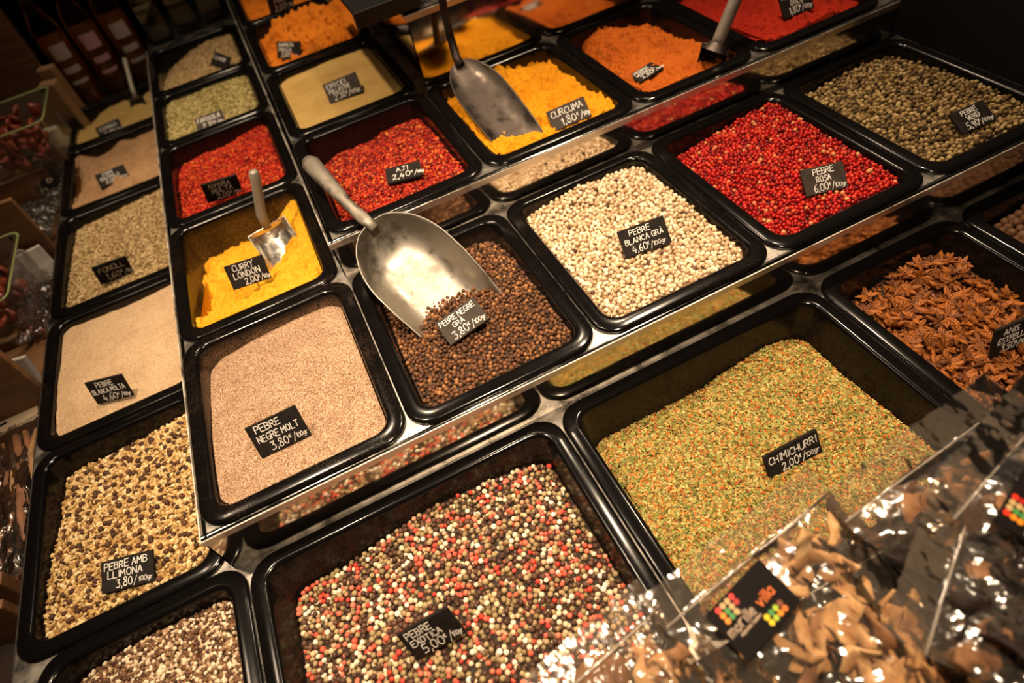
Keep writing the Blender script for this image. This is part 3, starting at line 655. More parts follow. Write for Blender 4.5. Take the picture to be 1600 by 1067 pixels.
def clumpy(amp, c0, pits_n=0, pamp=.012):
    def f(D, U, V, rr):
        n = fbm(D.shape, c0, 5, rr, .55); D = D - amp * n
        D = D - amp * np.abs(fbm(D.shape, c0 * 2, 3, rr)) - .0045 * fbm(D.shape, 26, 3, rr, .6)
        for _ in range(pits_n):
            u, v, s = rr.uniform(.35, .95), rr.uniform(.25, .9), rr.uniform(.012, .035)
            D = D + pamp * rr.uniform(.4, 1) * np.exp(-(((U - u) ** 2 + (V - v) ** 2) / s ** 2) ** 1.5)
        return D
    return f
P_CUR = powdermat('turmeric', [(.25, (.5, .17, .004)), (.5, (.68, .28, .006)), (.8, (.8, .4, .02))], 900, 14, bstr=.5, fines=.3)
heap_powder('turmeric_powder', 'curc', [[.034, .010, .012, .03], [.014, .004, .010, .024], [.010, .006, .006, .012], [.010, .008, .006, .008]], P_CUR, 'golden yellow turmeric heap under the dark scoop', 26, nz=.012, c0=4, post=clumpy(.010, 7))
P_PIM = powdermat('orange_paprika', [(.25, (.3, .05, .005)), (.5, (.46, .1, .008)), (.8, (.58, .16, .016))], 900, 12, bstr=.4, fines=.3)
heap_powder('orange_paprika', 'pim', [[.05, .020, .012, .024, .05], [.034, .006, .004, .012, .034], [.022, .004, .002, .006, .014], [.012, .006, .005, .006, .010]], P_PIM, 'orange brown ground paprika heap with a scoop stuck in it', 27, nz=.012, post=clumpy(.010, 5))
P_DOL = powdermat('red_paprika', [(.25, (.18, .006, .003)), (.5, (.32, .014, .004)), (.8, (.42, .03, .007))], 900, 12, bstr=.4, fines=.3)
heap_powder('red_paprika', 'dolc', [[.02, .012, .02], [.010, .004, .008], [.006, .005, .006]], P_DOL, 'deep red ground paprika at the top of the photo', 28, nz=.01, post=clumpy(.008, 5))
P_ORA = powdermat('orange_spice', [(.25, (.42, .1, .006)), (.5, (.6, .17, .01)), (.8, (.7, .25, .02))], 900, 12, bstr=.4, fines=.3)
heap_powder('orange_spice', 'oran', [[.034, .010, .0, .012], [.030, .006, -.006, .006], [.012, .006, .0, .010]], P_ORA, 'lumpy bright orange powder full of small holes', 29, nz=.014, c0=4, post=clumpy(.014, 6, 55, .024))
heap_powder('orange_spice', 'orab', [[.02, .010, .012], [.010, .0, .008], [.008, .006, .008]], P_ORA, 'orange powder behind the lumpy orange heap at the top edge', 30, nz=.014, post=clumpy(.012, 5))
P_CRY = powdermat('curry', [(.25, (.48, .2, .008)), (.5, (.66, .32, .012)), (.8, (.78, .46, .04))], 900, 20, bstr=.5, fines=.35)
heap_powder('curry_powder', 'curry', [[.066, .066, .064, .056, .016], [.064, .058, .058, .055, .010], [.046, .034, .050, .050, .008], [.058, .056, .054, .046, .008], [.050, .056, .038, .018, .008], [.018, .026, .012, .009, .008], [.008, .006, .006, .008, .008]], P_CRY, 'deep yellow curry powder with a hollow behind its front ridge', 31, nz=.008, c0=5, blurk=6, post=clumpy(.007, 7))

# ---- star anise, each one a thing
M_ANI = tintmat('star_anise_husk', [(0, (.04, .012, .004)), (.5, (.19, .056, .011)), (1, (.42, .135, .024))], .5, .25, bscale=350, bstr=.7, bdist=.001)
M_SEEDA = simple('anise_seed', (.12, .035, .012), .15, spec=.6)
def anise_mesh(i):
    rr = np.random.default_rng(100 + i); V = []; F = []; T = []
    n = 8; a0 = rr.uniform(0, 6)
    for k in range(n):
        a = a0 + 2 * math.pi * k / n + rr.uniform(-.12, .12); L = .0155 * rr.uniform(.72, 1.1); wd = .0034 * rr.uniform(.75, 1.15); hg = .0055 * rr.uniform(.8, 1.15)
        if rr.random() < .1: L *= .5
        op = rr.uniform(.25, .6); lift = rr.uniform(-.12, .2)
        d = np.array([math.cos(a), math.sin(a), lift]); d /= np.linalg.norm(d); s = np.array([-math.sin(a), math.cos(a), 0]); u = np.cross(d, s)
        t0 = rr.uniform(0, 1) * .8; b = len(V)
        st = [0, .12, .32, .55, .78, .93, 1.0]; wp = [.35, .55, .95, 1, .72, .32, .04]; hp = [.45, .6, .9, 1, .75, .45, .2]
        for q, ww, hh in zip(st, wp, hp):
            c = d * (L * q + .0012) + u * (.0022 * q * q)
            e = ww * wd
            # boat: outer rim L, inner rim L, seam floor, inner rim R, outer rim R, keel sides
            sec = [(-e * op, hh * hg * .42), (-e * op * .25, hh * hg * .1), (e * op * .25, hh * hg * .1), (e * op, hh * hg * .42), (e, hh * hg * .05), (e * .62, -hh * hg * .4), (0, -hh * hg * .62), (-e * .62, -hh * hg * .4), (-e, hh * hg * .05)]
            for j, (x, z) in enumerate(sec): V.append(c + s * x + u * z); T.append(np.clip(t0 + (.25 if j in (0, 3) else (-.25 if j in (1, 2) else 0)), 0, 1))
        m_ = 9
        for q in range(len(st) - 1):
            for j in range(m_): F.append((b + q * m_ + j, b + q * m_ + (j + 1) % m_, b + (q + 1) * m_ + (j + 1) % m_, b + (q + 1) * m_ + j))
    mi = [0] * len(F)
    for k in range(n):       # glossy seeds in some pods
        if rr.random() < .35:
            a = a0 + 2 * math.pi * k / n; cc = np.array([math.cos(a) * .0075, math.sin(a) * .0075, .0016])
            R_ = np.array([[math.cos(a), -math.sin(a), 0], [math.sin(a), math.cos(a), 0], [0, 0, 1]])
            b = len(V); vs = (ICO2[0] * np.array([.0034, .0016, .0014])) @ R_.T + cc
            V += list(vs); T += [.5] * len(vs); F += [(b + f[0], b + f[1], b + f[2]) for f in ICO2[1]]; mi += [1] * len(ICO2[1])
    me = pymesh('star_anise', V, F, True); a = me.attributes.new('tint', 'FLOAT', 'POINT'); a.data.foreach_set('value', np.array(T, np.float32))
    me.polygons.foreach_set('material_index', mi)
    me.materials.append(M_ANI); me.materials.append(M_SEEDA); return me
H['anis'] = heap('anis', [[.048, .034, .020, .04], [.046, .036, .032, .04], [.042, .036, .034, .036], [.04, .036, .034, .036]], seed=14)
heap_object('anise_crumbs', H['anis'], simple('anise_bed', (.035, .013, .006), .9), [chunks(H['anis'], .006, (.002, .004), (.3, .8), r, 1)], [M_ANI], 'broken brown bits lying under the star anise', 'spice')
AM = [anise_mesh(i) for i in range(6)]
pp, zz_ = H['anis'].points(.0235, r, .38, 2)
for i, (p, z) in enumerate(zip(pp, zz_)):
    o = bpy.data.objects.new('star_anise', AM[int(r.integers(6))]); C.objects.link(o)
    flip = math.pi if r.random() < .2 else 0
    o.location = (p[0], p[1], z + (.006 if p[2] == 0 else .001) + r.uniform(-.002, .003)); o.rotation_euler = (flip + r.normal(0, .3), r.normal(0, .3), r.uniform(0, 6.28)); o.scale = (s_ := r.uniform(.95, 1.28), s_, s_)
    setp(o, 'dried brown star anise in the star anise pan', 'star anise', 'star anise in its pan')
# ---- allspice berries
M_ALL = simple('allspice_skin', (.13, .058, .026), .6, spec=.3, nscale=90, namp=.4, bscale=500, bstr=.5)
H['all'] = heap('all', [[.042, .022, .02], [.02, .012, .012], [.016, .014, .014]], seed=15)
heap_object('allspice_bed', H['all'], simple('allspice_bed', (.03, .014, .008), .9), [spheres(H['all'], .011, r, 1)], [M_ALL], 'dark lower layer of allspice berries', 'spice')
def berry_mesh(i):
    rr = np.random.default_rng(i); V, F = ICO2; V = V * .0067 * (1 + rr.uniform(-.04, .04, (len(V), 1))); V = np.vstack([V]); V[V[:, 2] > .0060] *= .88
    me = npmesh('allspice_berry', V, F); me.materials.append(M_ALL); return me
BM_ = [berry_mesh(i) for i in range(4)]
pp, zz_ = H['all'].points(.0131, r, .14, 1, vis=lambda x, y: (x < 1.30) & (y > -.24))
for p, z in zip(pp, zz_):
    o = bpy.data.objects.new('allspice_berry', BM_[int(r.integers(4))]); C.objects.link(o); o.location = (p[0], p[1], z + .0035 + r.uniform(-.002, .002)); o.rotation_euler = tuple(r.uniform(0, 6, 3)); s_ = r.uniform(.82, 1.15); o.scale = (s_, s_, s_)
    setp(o, 'round brown allspice berry in the pan at the right edge', 'allspice berry', 'allspice berries')

# ---- price signs
SG = {"molt": [[0.1188, 0.0747, 0.0002], [1.0, 0.01, -0.001], [-0.004, 0.496, 0.868], 0.0651, 0.0439], "gra": [[0.3895, 0.1123, 0.0099], [0.984, 0.097, 0.151], [-0.138, 0.949, 0.283], 0.0639, 0.0416], "blanca": [[0.6659, 0.1099, 0.0047], [0.987, -0.152, 0.043], [0.074, 0.685, 0.725], 0.0687, 0.0395], "rosa": [[0.9321, 0.0658, 0.0077], [0.975, -0.209, -0.073], [0.205, 0.728, 0.654], 0.0634, 0.0388], "verd": [[1.1946, 0.054, 0.0053], [1.0, -0.013, -0.013], [0.017, 0.877, 0.48], 0.0627, 0.0364], "chimi": [[0.6708, -0.2057, -0.1176], [1.0, -0.013, 0.02], [-0.011, 0.501, 0.866], 0.0768, 0.0334], "anis": [[0.989, -0.2153, -0.097], [0.997, -0.063, -0.054], [0.069, 0.254, 0.965], 0.067, 0.0429], "exo": [[0.201, -0.2022, -0.1005], [0.98, -0.06, 0.189], [-0.143, 0.445, 0.884], 0.0626, 0.0435], "lli": [[-0.1299, 0.0418, -0.0789], [0.975, -0.218, -0.046], [0.218, 0.884, 0.413], 0.0657, 0.0384], "molta": [[-0.1458, 0.3892, -0.0798], [0.965, -0.261, -0.008], [0.096, 0.325, 0.941], 0.0599, 0.0409], "fon": [[-0.1393, 0.7249, -0.0782], [0.962, 0.208, -0.175], [0.193, -0.069, 0.979], 0.0613, 0.0423], "com": [[-0.1422, 1.1218, -0.08], [0.99, 0.134, -0.049], [-0.105, 0.913, 0.395], 0.0672, 0.042], "comi": [[-0.1504, 1.3967, -0.0822], [0.997, 0.082, 0.014], [-0.078, 0.864, 0.497], 0.0623, 0.0423], "curry": [[0.1268, 0.4207, 0.0006], [0.986, -0.165, 0.013], [0.078, 0.528, 0.846], 0.0627, 0.0396], "nyora": [[0.1182, 0.7097, 0.0008], [0.977, 0.136, -0.163], [0.186, -0.173, 0.967], 0.0657, 0.0425], "sam": [[0.1241, 1.0201, 0.0001], [0.994, -0.112, 0.017], [0.095, 0.906, 0.413], 0.063, 0.042], "ctop": [[0.1733, 1.3422, 0.0004], [0.47, -0.875, -0.113], [0.74, 0.322, 0.591], 0.0653, 0.0383], "aji": [[0.4157, 0.4165, 0.0718], [0.982, -0.184, -0.039], [0.185, 0.982, 0.03], 0.0578, 0.042], "curc": [[0.6998, 0.3863, 0.0655], [0.963, -0.224, 0.149], [0.152, 0.909, 0.389], 0.066, 0.0411], "pim": [[0.8738, 0.4255, 0.0677], [0.985, -0.001, 0.175], [0.022, 0.993, -0.119], 0.0478, 0.041], "dolc": [[1.1654, 0.4109, 0.0755], [0.999, -0.009, -0.043], [0.04, 0.592, 0.805], 0.064, 0.0405], "esp": [[0.406, 0.7694, 0.0667], [0.99, -0.126, 0.067], [0.057, 0.777, 0.627], 0.069, 0.0427], "oran": [[0.3427, 1.0815, 0.0577], [0.739, -0.672, -0.033], [0.403, 0.403, 0.821], 0.0629, 0.0352], "oran2": [[0.3846, 1.3341, 0.0728], [0.886, 0.439, -0.146], [0.185, -0.047, 0.982], 0.0712, 0.0558]}
TX = {  # key: (lines, what the writing says, brown plate)
 'molt': ([('PEBRE', .14, .72, .2, .5), ('NEGRE MOLT', .1, .42, .2, .82), ('$', '3,80', .26, .08, .25)], 'reading PEBRE NEGRE MOLT in light brown ground pepper', 0),
 'gra': ([('PEBRE NEGRE', .05, .7, .19, .88), ('GRÀ', .28, .44, .18, .3), ('$', '3,80', .16, .08, .28)], 'reading PEBRE NEGRE GRÀ at the lip of the big scoop', 1),
 'blanca': ([('PEBRE', .22, .7, .2, .5), ('BLANCA GRÀ', .08, .42, .19, .84), ('$', '4,60', .18, .08, .26)], 'reading PEBRE BLANCA GRÀ in the white peppercorns', 0),
 'rosa': ([('PEBRE', .26, .7, .21, .52), ('ROSA', .3, .42, .21, .36), ('$', '6,00', .2, .08, .27)], 'reading PEBRE ROSA in the bright red peppercorns', 1),
 'verd': ([('PEBRE', .26, .7, .2, .5), ('VERD', .32, .42, .2, .38), ('$', '5,90', .2, .08, .28)], 'reading PEBRE VERD in the greenish brown peppercorns', 0),
 'chimi': ([('CHIMICHURRI', .06, .54, .28, .9), ('$', '2,00', .26, .1, .33)], 'reading CHIMICHURRI in the dried herb mix', 0),
 'anis': ([('ANIS', .2, .7, .2, .4), ('ESTRELLAT', .1, .42, .2, .8), ('$', '3.50', .2, .1, .24)], 'reading ANIS ESTRELLAT on the star anise', 0),
 'exo': ([('PEBRE', .1, .7, .22, .5), ('EXOTICA', .1, .42, .2, .6), ('$', '5,00', .2, .08, .28)], 'reading PEBRE EXOTICA in the mixed peppercorns', 0),
 'lli': ([('PEBRE AMB', .07, .68, .22, .84), ('LLIMONA', .13, .4, .22, .68), ('$', '3,80', .28, .08, .26, ' 100gr', False)], 'reading PEBRE AMB LLIMONA in the lemon flakes', 0),
 'molta': ([('PEBRE', .24, .7, .2, .46), ('BLANCA MOLTA', .06, .42, .2, .88), ('$', '4,60', .24, .08, .27)], 'reading PEBRE BLANCA MOLTA in pale ground pepper', 0),
 'fon': ([('FONOLL', .12, .58, .26, .76), ('$', '1,60', .24, .14, .32)], 'reading FONOLL in the fennel seeds', 0),
 'com': ([('COMI', .22, .7, .2, .5), ('EN POLS', .12, .42, .2, .76), ('$', '2,00', .24, .1, .26)], 'standing in the tan ground spice behind the fennel', 0),
 'comi': ([('COMINO', .12, .56, .26, .76), ('$', '2,10', .26, .14, .3)], 'standing in the yellowish spice near the bottles', 0),
 'curry': ([('CURRY', .18, .68, .24, .56), ('LONDON', .14, .38, .24, .7), ('$', '2,00', .36, .07, .25)], 'reading CURRY LONDON stuck in the curry powder', 0),
 'nyora': ([('NYORA', .18, .68, .22, .6), ('MOLTA', .2, .4, .22, .6), ('$', '2,00', .3, .08, .26)], 'reading NYORA MOLTA in the vivid red flakes', 0),
 'sam': ([('FARIGOLA', .08, .58, .28, .84), ('$', '2,10', .22, .14, .32)], 'standing in the pale green dried herb', 1),
 'ctop': ([('LLAVOR', .12, .56, .24, .7)], 'lying half sunk in the tan seeds by the bottles', 0),
 'aji': ([('AJI', .3, .58, .28, .36), ('$', '2,40', .16, .14, .32)], 'reading AJI above the dark red chilli flakes', 0),
 'curc': ([('CURCUMA', .08, .56, .3, .84), ('$', '1,80', .26, .1, .34)], 'reading CURCUMA in the golden turmeric', 1),
 'pim': ([('PEBRE', .16, .68, .2, .6), ('VERMELL', .12, .4, .2, .74), ('$', '2,80', .2, .08, .26)], 'lying back in the orange brown paprika', 0),
 'dolc': ([('PEBRE', .06, .74, .2, .66), ('DOLÇ', .3, .44, .2, .5), ('$', '1,80', .2, .1, .28)], 'reading DOLÇ above the deep red paprika', 0),
 'esp': ([('ESPECIES', .07, .7, .2, .6), ('POLLASTRE', .09, .42, .2, .64), ('$', "2'30", .18, .09, .26)], 'reading ESPECIES POLLASTRE in the khaki powder', 1),
 'oran': ([('BARREJA', .1, .7, .2, .76), ('PAELLA', .1, .42, .2, .76), ('$', '2,00', .2, .09, .26)], 'standing in the lumpy orange powder', 0),
 'oran2': ([('CURRY', .2, .7, .2, .6), ('FORT', .24, .42, .2, .5), ('$', '2,00', .2, .09, .26)], 'in the orange powder at the top edge', 0),
}
for i, (k, (base, xa, ya, w, h)) in enumerate(SG.items()):
    lines, lab, brown = TX[k]
    hk = H['orab' if k == 'oran2' else k]; hz = hk.zat(base[0], base[1])
    e = sign(k, base, xa, ya, w, h, lines, ('brown grey' if brown else 'black') + ' slate price sign ' + lab, bool(brown), pick=False, seed=i, zlift={'exo': .006, 'lli': .006, 'blanca': .004, 'verd': .003, 'rosa': .001, 'molta': .003, 'com': .003, 'molt': .001}.get(k, 0))
    
    Mi = e.matrix_world.inverted()
    X = Vector(xa)
    top = e.matrix_world @ Vector((.004, h * .3, -.0048)); bot = Vector((base[0] + .006, base[1] + .004, min(base[2], hz) - .014))
    MB().tube([Mi @ top, Mi @ (top.lerp(bot, .8)), Mi @ bot], [.0011, .0011, .0004], 8).build('wooden_pick', PICK, e, smooth=True)

# ---- scoops
def scoop(label, neck, axis, up, L, Wd, Dp, mat, hmat, handle, hr, kind='round', slant=.55, flat=3.0, hflat=1.0, ferrule=None):
    """axis: from neck to lip, up: out of the open side; handle: points in world space"""
    Y = Vector(axis).normalized(); Z = Vector(up); Z = (Z - Y * Z.dot(Y)).normalized(); X = Y.cross(Z)
    M = Matrix(((X.x, Y.x, Z.x, neck[0]), (X.y, Y.y, Z.y, neck[1]), (X.z, Y.z, Z.z, neck[2]), (0, 0, 0, 1)))
    e = empty('spice_scoop', label=label, cat='scoop', group='metal spice scoops', mat=M); Mi = M.inverted()
    ns, nt_ = 40, 36; V = []; F = []
    for i in range(ns + 1):
        s = i / ns
        if kind == 'round':
            wv = Wd / 2 * (math.sqrt(max(0, 1 - (1 - min(s, .42) / .42) ** 2)) * .97 + .03) * (1 - .1 * max(0, s - .55) / .45)
            fl = -Dp * (1 - (1 - min(1, s / .30)) ** 2.2)
            rim = 0 if s < slant else -Dp * .72 * ((s - slant) / (1 - slant)) ** 1.6
        else:                      # square-backed scoop
            wv = Wd / 2 * (1 - .06 * s); fl = -Dp; rim = -Dp * .85 * (s ** 1.5) if s > .0 else 0
        for j in range(nt_ + 1):
            t = -1 + 2 * j / nt_
            if kind == 'round':
                x = wv * math.sin(t * math.pi / 2) if flat < 2 else wv * (abs(t) ** .82) * (1 if t > 0 else -1)
                z = fl + (rim - fl) * abs(t) ** flat
            else:
                a = t * math.pi / 2; x = wv * math.sin(a); z = fl + (rim - fl) * (1 - math.cos(a)) ** .9
            V.append((x, s * L * (1 + (.06 * (1 - t * t) if s > .97 else 0)), z))
    for i in range(ns):
        for j in range(nt_):
            a = i * (nt_ + 1) + j; F.append((a, a + 1, a + nt_ + 2, a + nt_ + 1))
    if kind != 'round':
        b = len(V); V.append((0, 0, 0)); F += [(b, j + 1, j) for j in range(nt_)]
    me = pymesh('bowl', V, F, True); bm = bmesh.new(); bm.from_mesh(me); bmesh.ops.recalc_face_normals(bm, faces=bm.faces); bm.to_mesh(me); bm.free()
    o = link('bowl', me, mat, e); md = o.modifiers.new('thickness', 'SOLIDIFY'); md.thickness = .0016; md.offset = 0
    pts = [Mi @ Vector(p) for p in handle]
    MB().tube(pts, hr, 20, hflat, up=(0, 0, 1)).build('handle', hmat, e, smooth=True)
    if ferrule:
        m_ = MB(); p0, p1, rr = ferrule; m_.tube([Mi @ Vector(p0), Mi @ Vector(p1)], rr, 28); m_.build('collar', mat, e, autosm=.6)
    return e
nk = Vector((.331, .322, .088))
scoop('big aluminium scoop lying on the black peppercorns', nk, (.066, -.172, -.084), (-.2, -.1, 1), .232, .136, .046, ALU, ALUH,
      [nk + Vector((.006, -.014, -.004)), nk + Vector((-.004, .012, .004)), (.317, .372, .097), (.303, .44, .106), (.292, .497, .113), (.289, .512, .114)], [.0075, .0095, .0085, .0125, .0145, .009], slant=.5, flat=3.2, hflat=.55)
scoop('small shiny scoop standing in the yellow curry powder', (.176, .545, .012), (.012, -.062, -.050), (.02, -.60, .8), .088, .070, .024, CHROME, GREYH,
      [(.176, .547, .006), (.178, .555, .03), (.197, .562, .085), (.201, .564, .1), (.2012, .5645, .104)], [.0075, .0085, .0085, .0085, .006], kind='square')
scoop('dark stained flat scoop leaning in the turmeric', (.603, .628, .119), (.010, -.215, -.052), (-.12, .1, .95), .235, .088, .014, ALUDARK, ALUDARK,
      [(.603, .615, .116), (.602, .630, .124), (.604, .642, .165), (.608, .650, .212), (.611, .655, .25)], [.008, .0075, .007, .007, .007], slant=.9, flat=2.2, hflat=.7)
scoop('scoop with a grey tube handle upright in the orange paprika', (.984, .400, .088), (-.030, -.014, -.06), (-.5, -.8, .1), .075, .046, .022, ALUDARK, GREYH,
      [(.984, .402, .082), (.992, .402, .098), (1.05, .412, .19), (1.06, .413, .206)], [.0105, .0105, .0105, .009], kind='square', ferrule=((.9815, .4, .079), (.988, .401, .090), [.025, .013]))
scoop('little scoop with a thin handle in the yellowish spice', (-.072, 1.53, -.062), (-.006, -.05, -.03), (0, -.3, 1), .05, .04, .016, ALUDARK, GREYH,
      [(-.072, 1.528, -.062), (-.07, 1.55, -.045), (-.058, 1.625, .005), (-.057, 1.63, .009)], [.006, .0065, .0065, .005], kind='square')
# ---- black box on the top tier, over its left end
bx = empty('black_tray', (.52, .80, .2), 'black tray on the top step overhanging its left end', 'tray')
m = MB(); m.box(-.058, .06, -.11, .30, .003, .03); m.build('tray_body', simple('black_plastic_box', (.012, .011, .01), .4, bscale=300, bstr=.1), bx, bevel=.002)
m = MB(); m.box(-.0605, -.0585, -.11, .30, .0025, .031); m.build('steel_side', STEEL, bx)

# ================================================================== clear bags in front of the lower row
def filmmat(name, tint=(.97, .93, .88), haze=.045, sc=17):
    m, nt, b = newmat(name); out = nt.nodes['Material Output']; co = objco(nt)
    tr = N(nt, 'ShaderNodeBsdfTransparent'); tr.inputs[0].default_value = (*tint, 1)
    gl = N(nt, 'ShaderNodeBsdfGlossy'); gl.inputs['Roughness'].default_value = .13
    df = N(nt, 'ShaderNodeBsdfDiffuse'); df.inputs[0].default_value = (.55, .48, .4, 1)
    n1 = noise(nt, sc, 3, .55, co); v = N(nt, 'ShaderNodeTexVoronoi'); v.inputs['Scale'].default_value = sc * 1.2; v.feature = 'F1'; nt.links.new(co, v.inputs['Vector'])
    ad = N(nt, 'ShaderNodeMath'); ad.operation = 'ADD'; nt.links.new(n1, ad.inputs[0]); nt.links.new(v.outputs['Distance'], ad.inputs[1])
    bn = N(nt, 'ShaderNodeBump'); bn.inputs['Strength'].default_value = .7; bn.inputs['Distance'].default_value = .006
    nt.links.new(ad.outputs[0], bn.inputs['Height']); nt.links.new(bn.outputs[0], gl.inputs['Normal'])
    fr = N(nt, 'ShaderNodeFresnel'); fr.inputs[0].default_value = 1.5; nt.links.new(bn.outputs[0], fr.inputs['Normal'])
    mr = N(nt, 'ShaderNodeMapRange'); mr.inputs[1].default_value = 0; mr.inputs[2].default_value = 1; mr.inputs[3].default_value = .02; mr.inputs[4].default_value = .9; nt.links.new(fr.outputs[0], mr.inputs[0])
    m1 = N(nt, 'ShaderNodeMixShader'); m1.inputs[0].default_value = haze; nt.links.new(tr.outputs[0], m1.inputs[1]); nt.links.new(df.outputs[0], m1.inputs[2])
    m2 = N(nt, 'ShaderNodeMixShader'); nt.links.new(mr.outputs[0], m2.inputs[0]); nt.links.new(m1.outputs[0], m2.inputs[1]); nt.links.new(gl.outputs[0], m2.inputs[2])
    nt.links.new(m2.outputs[0], out.inputs['Surface']); nt.nodes.remove(b); return m
FILM = filmmat('clear_cellophane')
SEAL = filmmat('welded_cellophane', haze=.4)
CARD = simple('black_label_card', (.008, .006, .006), .6, spec=.08)
def frame(o, u, v):
    u = Vector(u).normalized(); v = Vector(v); v = (v - u * v.dot(u)).normalized(); n = u.cross(v)
    return Matrix(((u.x, v.x, n.x, o[0]), (u.y, v.y, n.y, o[1]), (u.z, v.z, n.z, o[2]), (0, 0, 0, 1)))
def clearbag(label, seal, yaw, pitch, w, l, th, seed, flap=.03, group='clear cellophane bags'):
    """local x across, y up towards the seal (seal at y=0, body towards -y), z out of the front"""
    ya = math.radians(yaw); pi_ = math.radians(pitch)
    u = Vector((math.cos(ya), math.sin(ya), 0)); v = Vector((-math.sin(ya) * math.cos(pi_), math.cos(ya) * math.cos(pi_), math.sin(pi_)))
    M = frame(seal, u, v); e = empty('cellophane_bag', label=label, cat='bag', group=group, mat=M)
    rr = np.random.default_rng(seed); n = 70; ny = 90
    V = []; F = []
    for side in (1, -1):
        cr = fbm((ny, n), 4, 4, rr, .55); cr2 = np.abs(fbm((ny, n), 5, 4, rr, .6))
        b0 = len(V)
        for i in range(ny):
            q = i / (ny - 1); y = flap - q * (l + flap)
            body = max(0, min(1, (-y) / (l * .25))) if y < 0 else 0; endc = 1 - max(0, (-y / l - .75) / .25) ** 2 if y < 0 else 1
            for j in range(n):
                a = -1 + 2 * j / (n - 1)
                z = side * (th / 2 * body ** .7 * max(0, endc) ** .5 * (1 - abs(a) ** 3) + .0004) + (cr[i, j] * .008 - cr2[i, j] * .010 + .002) * (.35 + .65 * body) * (1 if side > 0 else .6)
                ww = w / 2 * (1 + .05 * cr[i, min(n - 1, n // 2)] - .08 * body * endc)
                V.append((a * ww, y + cr2[i, j] * .004, z))
        for i in range(ny - 1):
            for j in range(n - 1):
                a = b0 + i * n + j; F.append((a, a + 1, a + n + 1, a + n))
    link('film', pymesh('film', V, F, True), FILM, e)
    m = MB(); m.tube([(-w / 2, .0, .002), (-w / 4, .0005, .003), (0, 0, .002), (w / 4, -.0005, .003), (w / 2, 0, .002)], [.0012] * 5, 8, flat=.5); m.build('heat_seal', SEAL, e, smooth=True)
    return e, M
DOTC = {'r': (.75, .03, .012), 'R': (.4, .012, .01), 'o': (.85, .25, .01), 'O': (.7, .16, .015), 'y': (.8, .55, .01), 'g': (.06, .25, .06), 'l': (.38, .5, .03), 't': (.5, .34, .14), 'b': (.2, .05, .02)}
DM = {k: simple('label_dot_' + n_, DOTC[k], .45) for k, n_ in zip('rRoOygltb', ('red', 'deep_red', 'amber', 'orange', 'yellow', 'green', 'lime', 'tan', 'brown'))}
INK1, INK2 = simple('label_ink_tan', (.5, .36, .25), .5), simple('label_ink_orange', (.75, .16, .02), .5)
def label_card(e, cx, cy, w, h, z, rot, seed=0):
    R_ = Matrix.Translation((cx, cy, z)) @ Matrix.Rotation(rot, 4, 'Z')
    card = MB().box(-w / 2, w / 2, -h / 2, h / 2, -.0006, 0).build('label_card', CARD, e, bevel=.0002); card.matrix_local = R_; card['label'] = 'black paper label with coloured dots'
    dr = .036 * w
    def dots(rows, x0, y0):
        for (i, row) in enumerate(rows):
            for j, ch in enumerate(row):
                if ch != ' ':
                    d = MB().lathe([(dr, 0), (dr, .0003)], 20).build('coloured_dot', DM[ch], card); d.location = (x0 + j * dr * 2.25, y0 - i * dr * 2.1, .0001)
    dots(['rttr', 'ogtR', 'ogt '], -w * .34, h * .40)
    dots(['yglb', 'yloO'], w * .04, -h * .25)
    rr = np.random.default_rng(seed)
    V, F = ribbon(textstrokes('morille', -w * .44, -h * .08, h * .19, rr, maxw=w * .5, slant=0), .0005, .0001, rr); link('lettering', pymesh('lettering', V, F), INK1, card)
    V, F = ribbon(textstrokes('villa', w * .08, -h * .08, h * .19, rr, maxw=w * .33, slant=0), .0006, .0001, rr); link('lettering', pymesh('lettering', V, F), INK2, card)
    V, F = ribbon(textstrokes('especies i bolets', -w * .34, -h * .17, h * .06, rr, maxw=w * .7, slant=0), .0003, .0001, rr); link('lettering', pymesh('lettering', V, F), INK1, card)
def mushroom_mesh(i, L=.03):
    """thin curled slice with a cap and stem outline"""
    rr = np.random.default_rng(300 + i)
    out = [(-1, .1), (-.9, .5), (-.5, .85), (0, 1), (.55, .85), (.95, .45), (1, .1), (.6, -.05), (.32, -.1), (.26, -.6), (.34, -1), (0, -1.1), (-.3, -1), (-.22, -.55), (-.3, -.08), (-.65, -.02)]
    if i % 3 == 1: out = [(-1, -.2), (-.7, .25), (-.2, .4), (.4, .35), (1, .05), (1.05, -.15), (.5, .05), (-.1, .02), (-.6, -.15)]
    out = np.array(out) * (1 + rr.uniform(-.14, .14, (len(out), 2)))
    bm = bmesh.new(); vs = [bm.verts.new((x, y, 0)) for x, y in out]; f = bm.faces.new(vs)
    bmesh.ops.triangulate(bm, faces=[f]); bmesh.ops.subdivide_edges(bm, edges=bm.edges[:], cuts=2)
    k1, k2, ph = rr.uniform(-.5, .5), rr.uniform(-.45, .45), rr.uniform(0, 6)
    for v in bm.verts: v.co.z = k1 * v.co.x ** 2 + k2 * v.co.y ** 2 + .12 * math.sin(4 * v.co.x + ph) + .1 * math.sin(5 * v.co.y + ph)
    bmesh.ops.solidify(bm, geom=bm.faces[:], thickness=.13)
    for v in bm.verts: v.co *= L / 2
    me = bpy.data.meshes.new('dried_mushroom_slice'); bm.to_mesh(me); bm.free()
    me.polygons.foreach_set('use_smooth', [True] * len(me.polygons)); return me
MUSH = {}
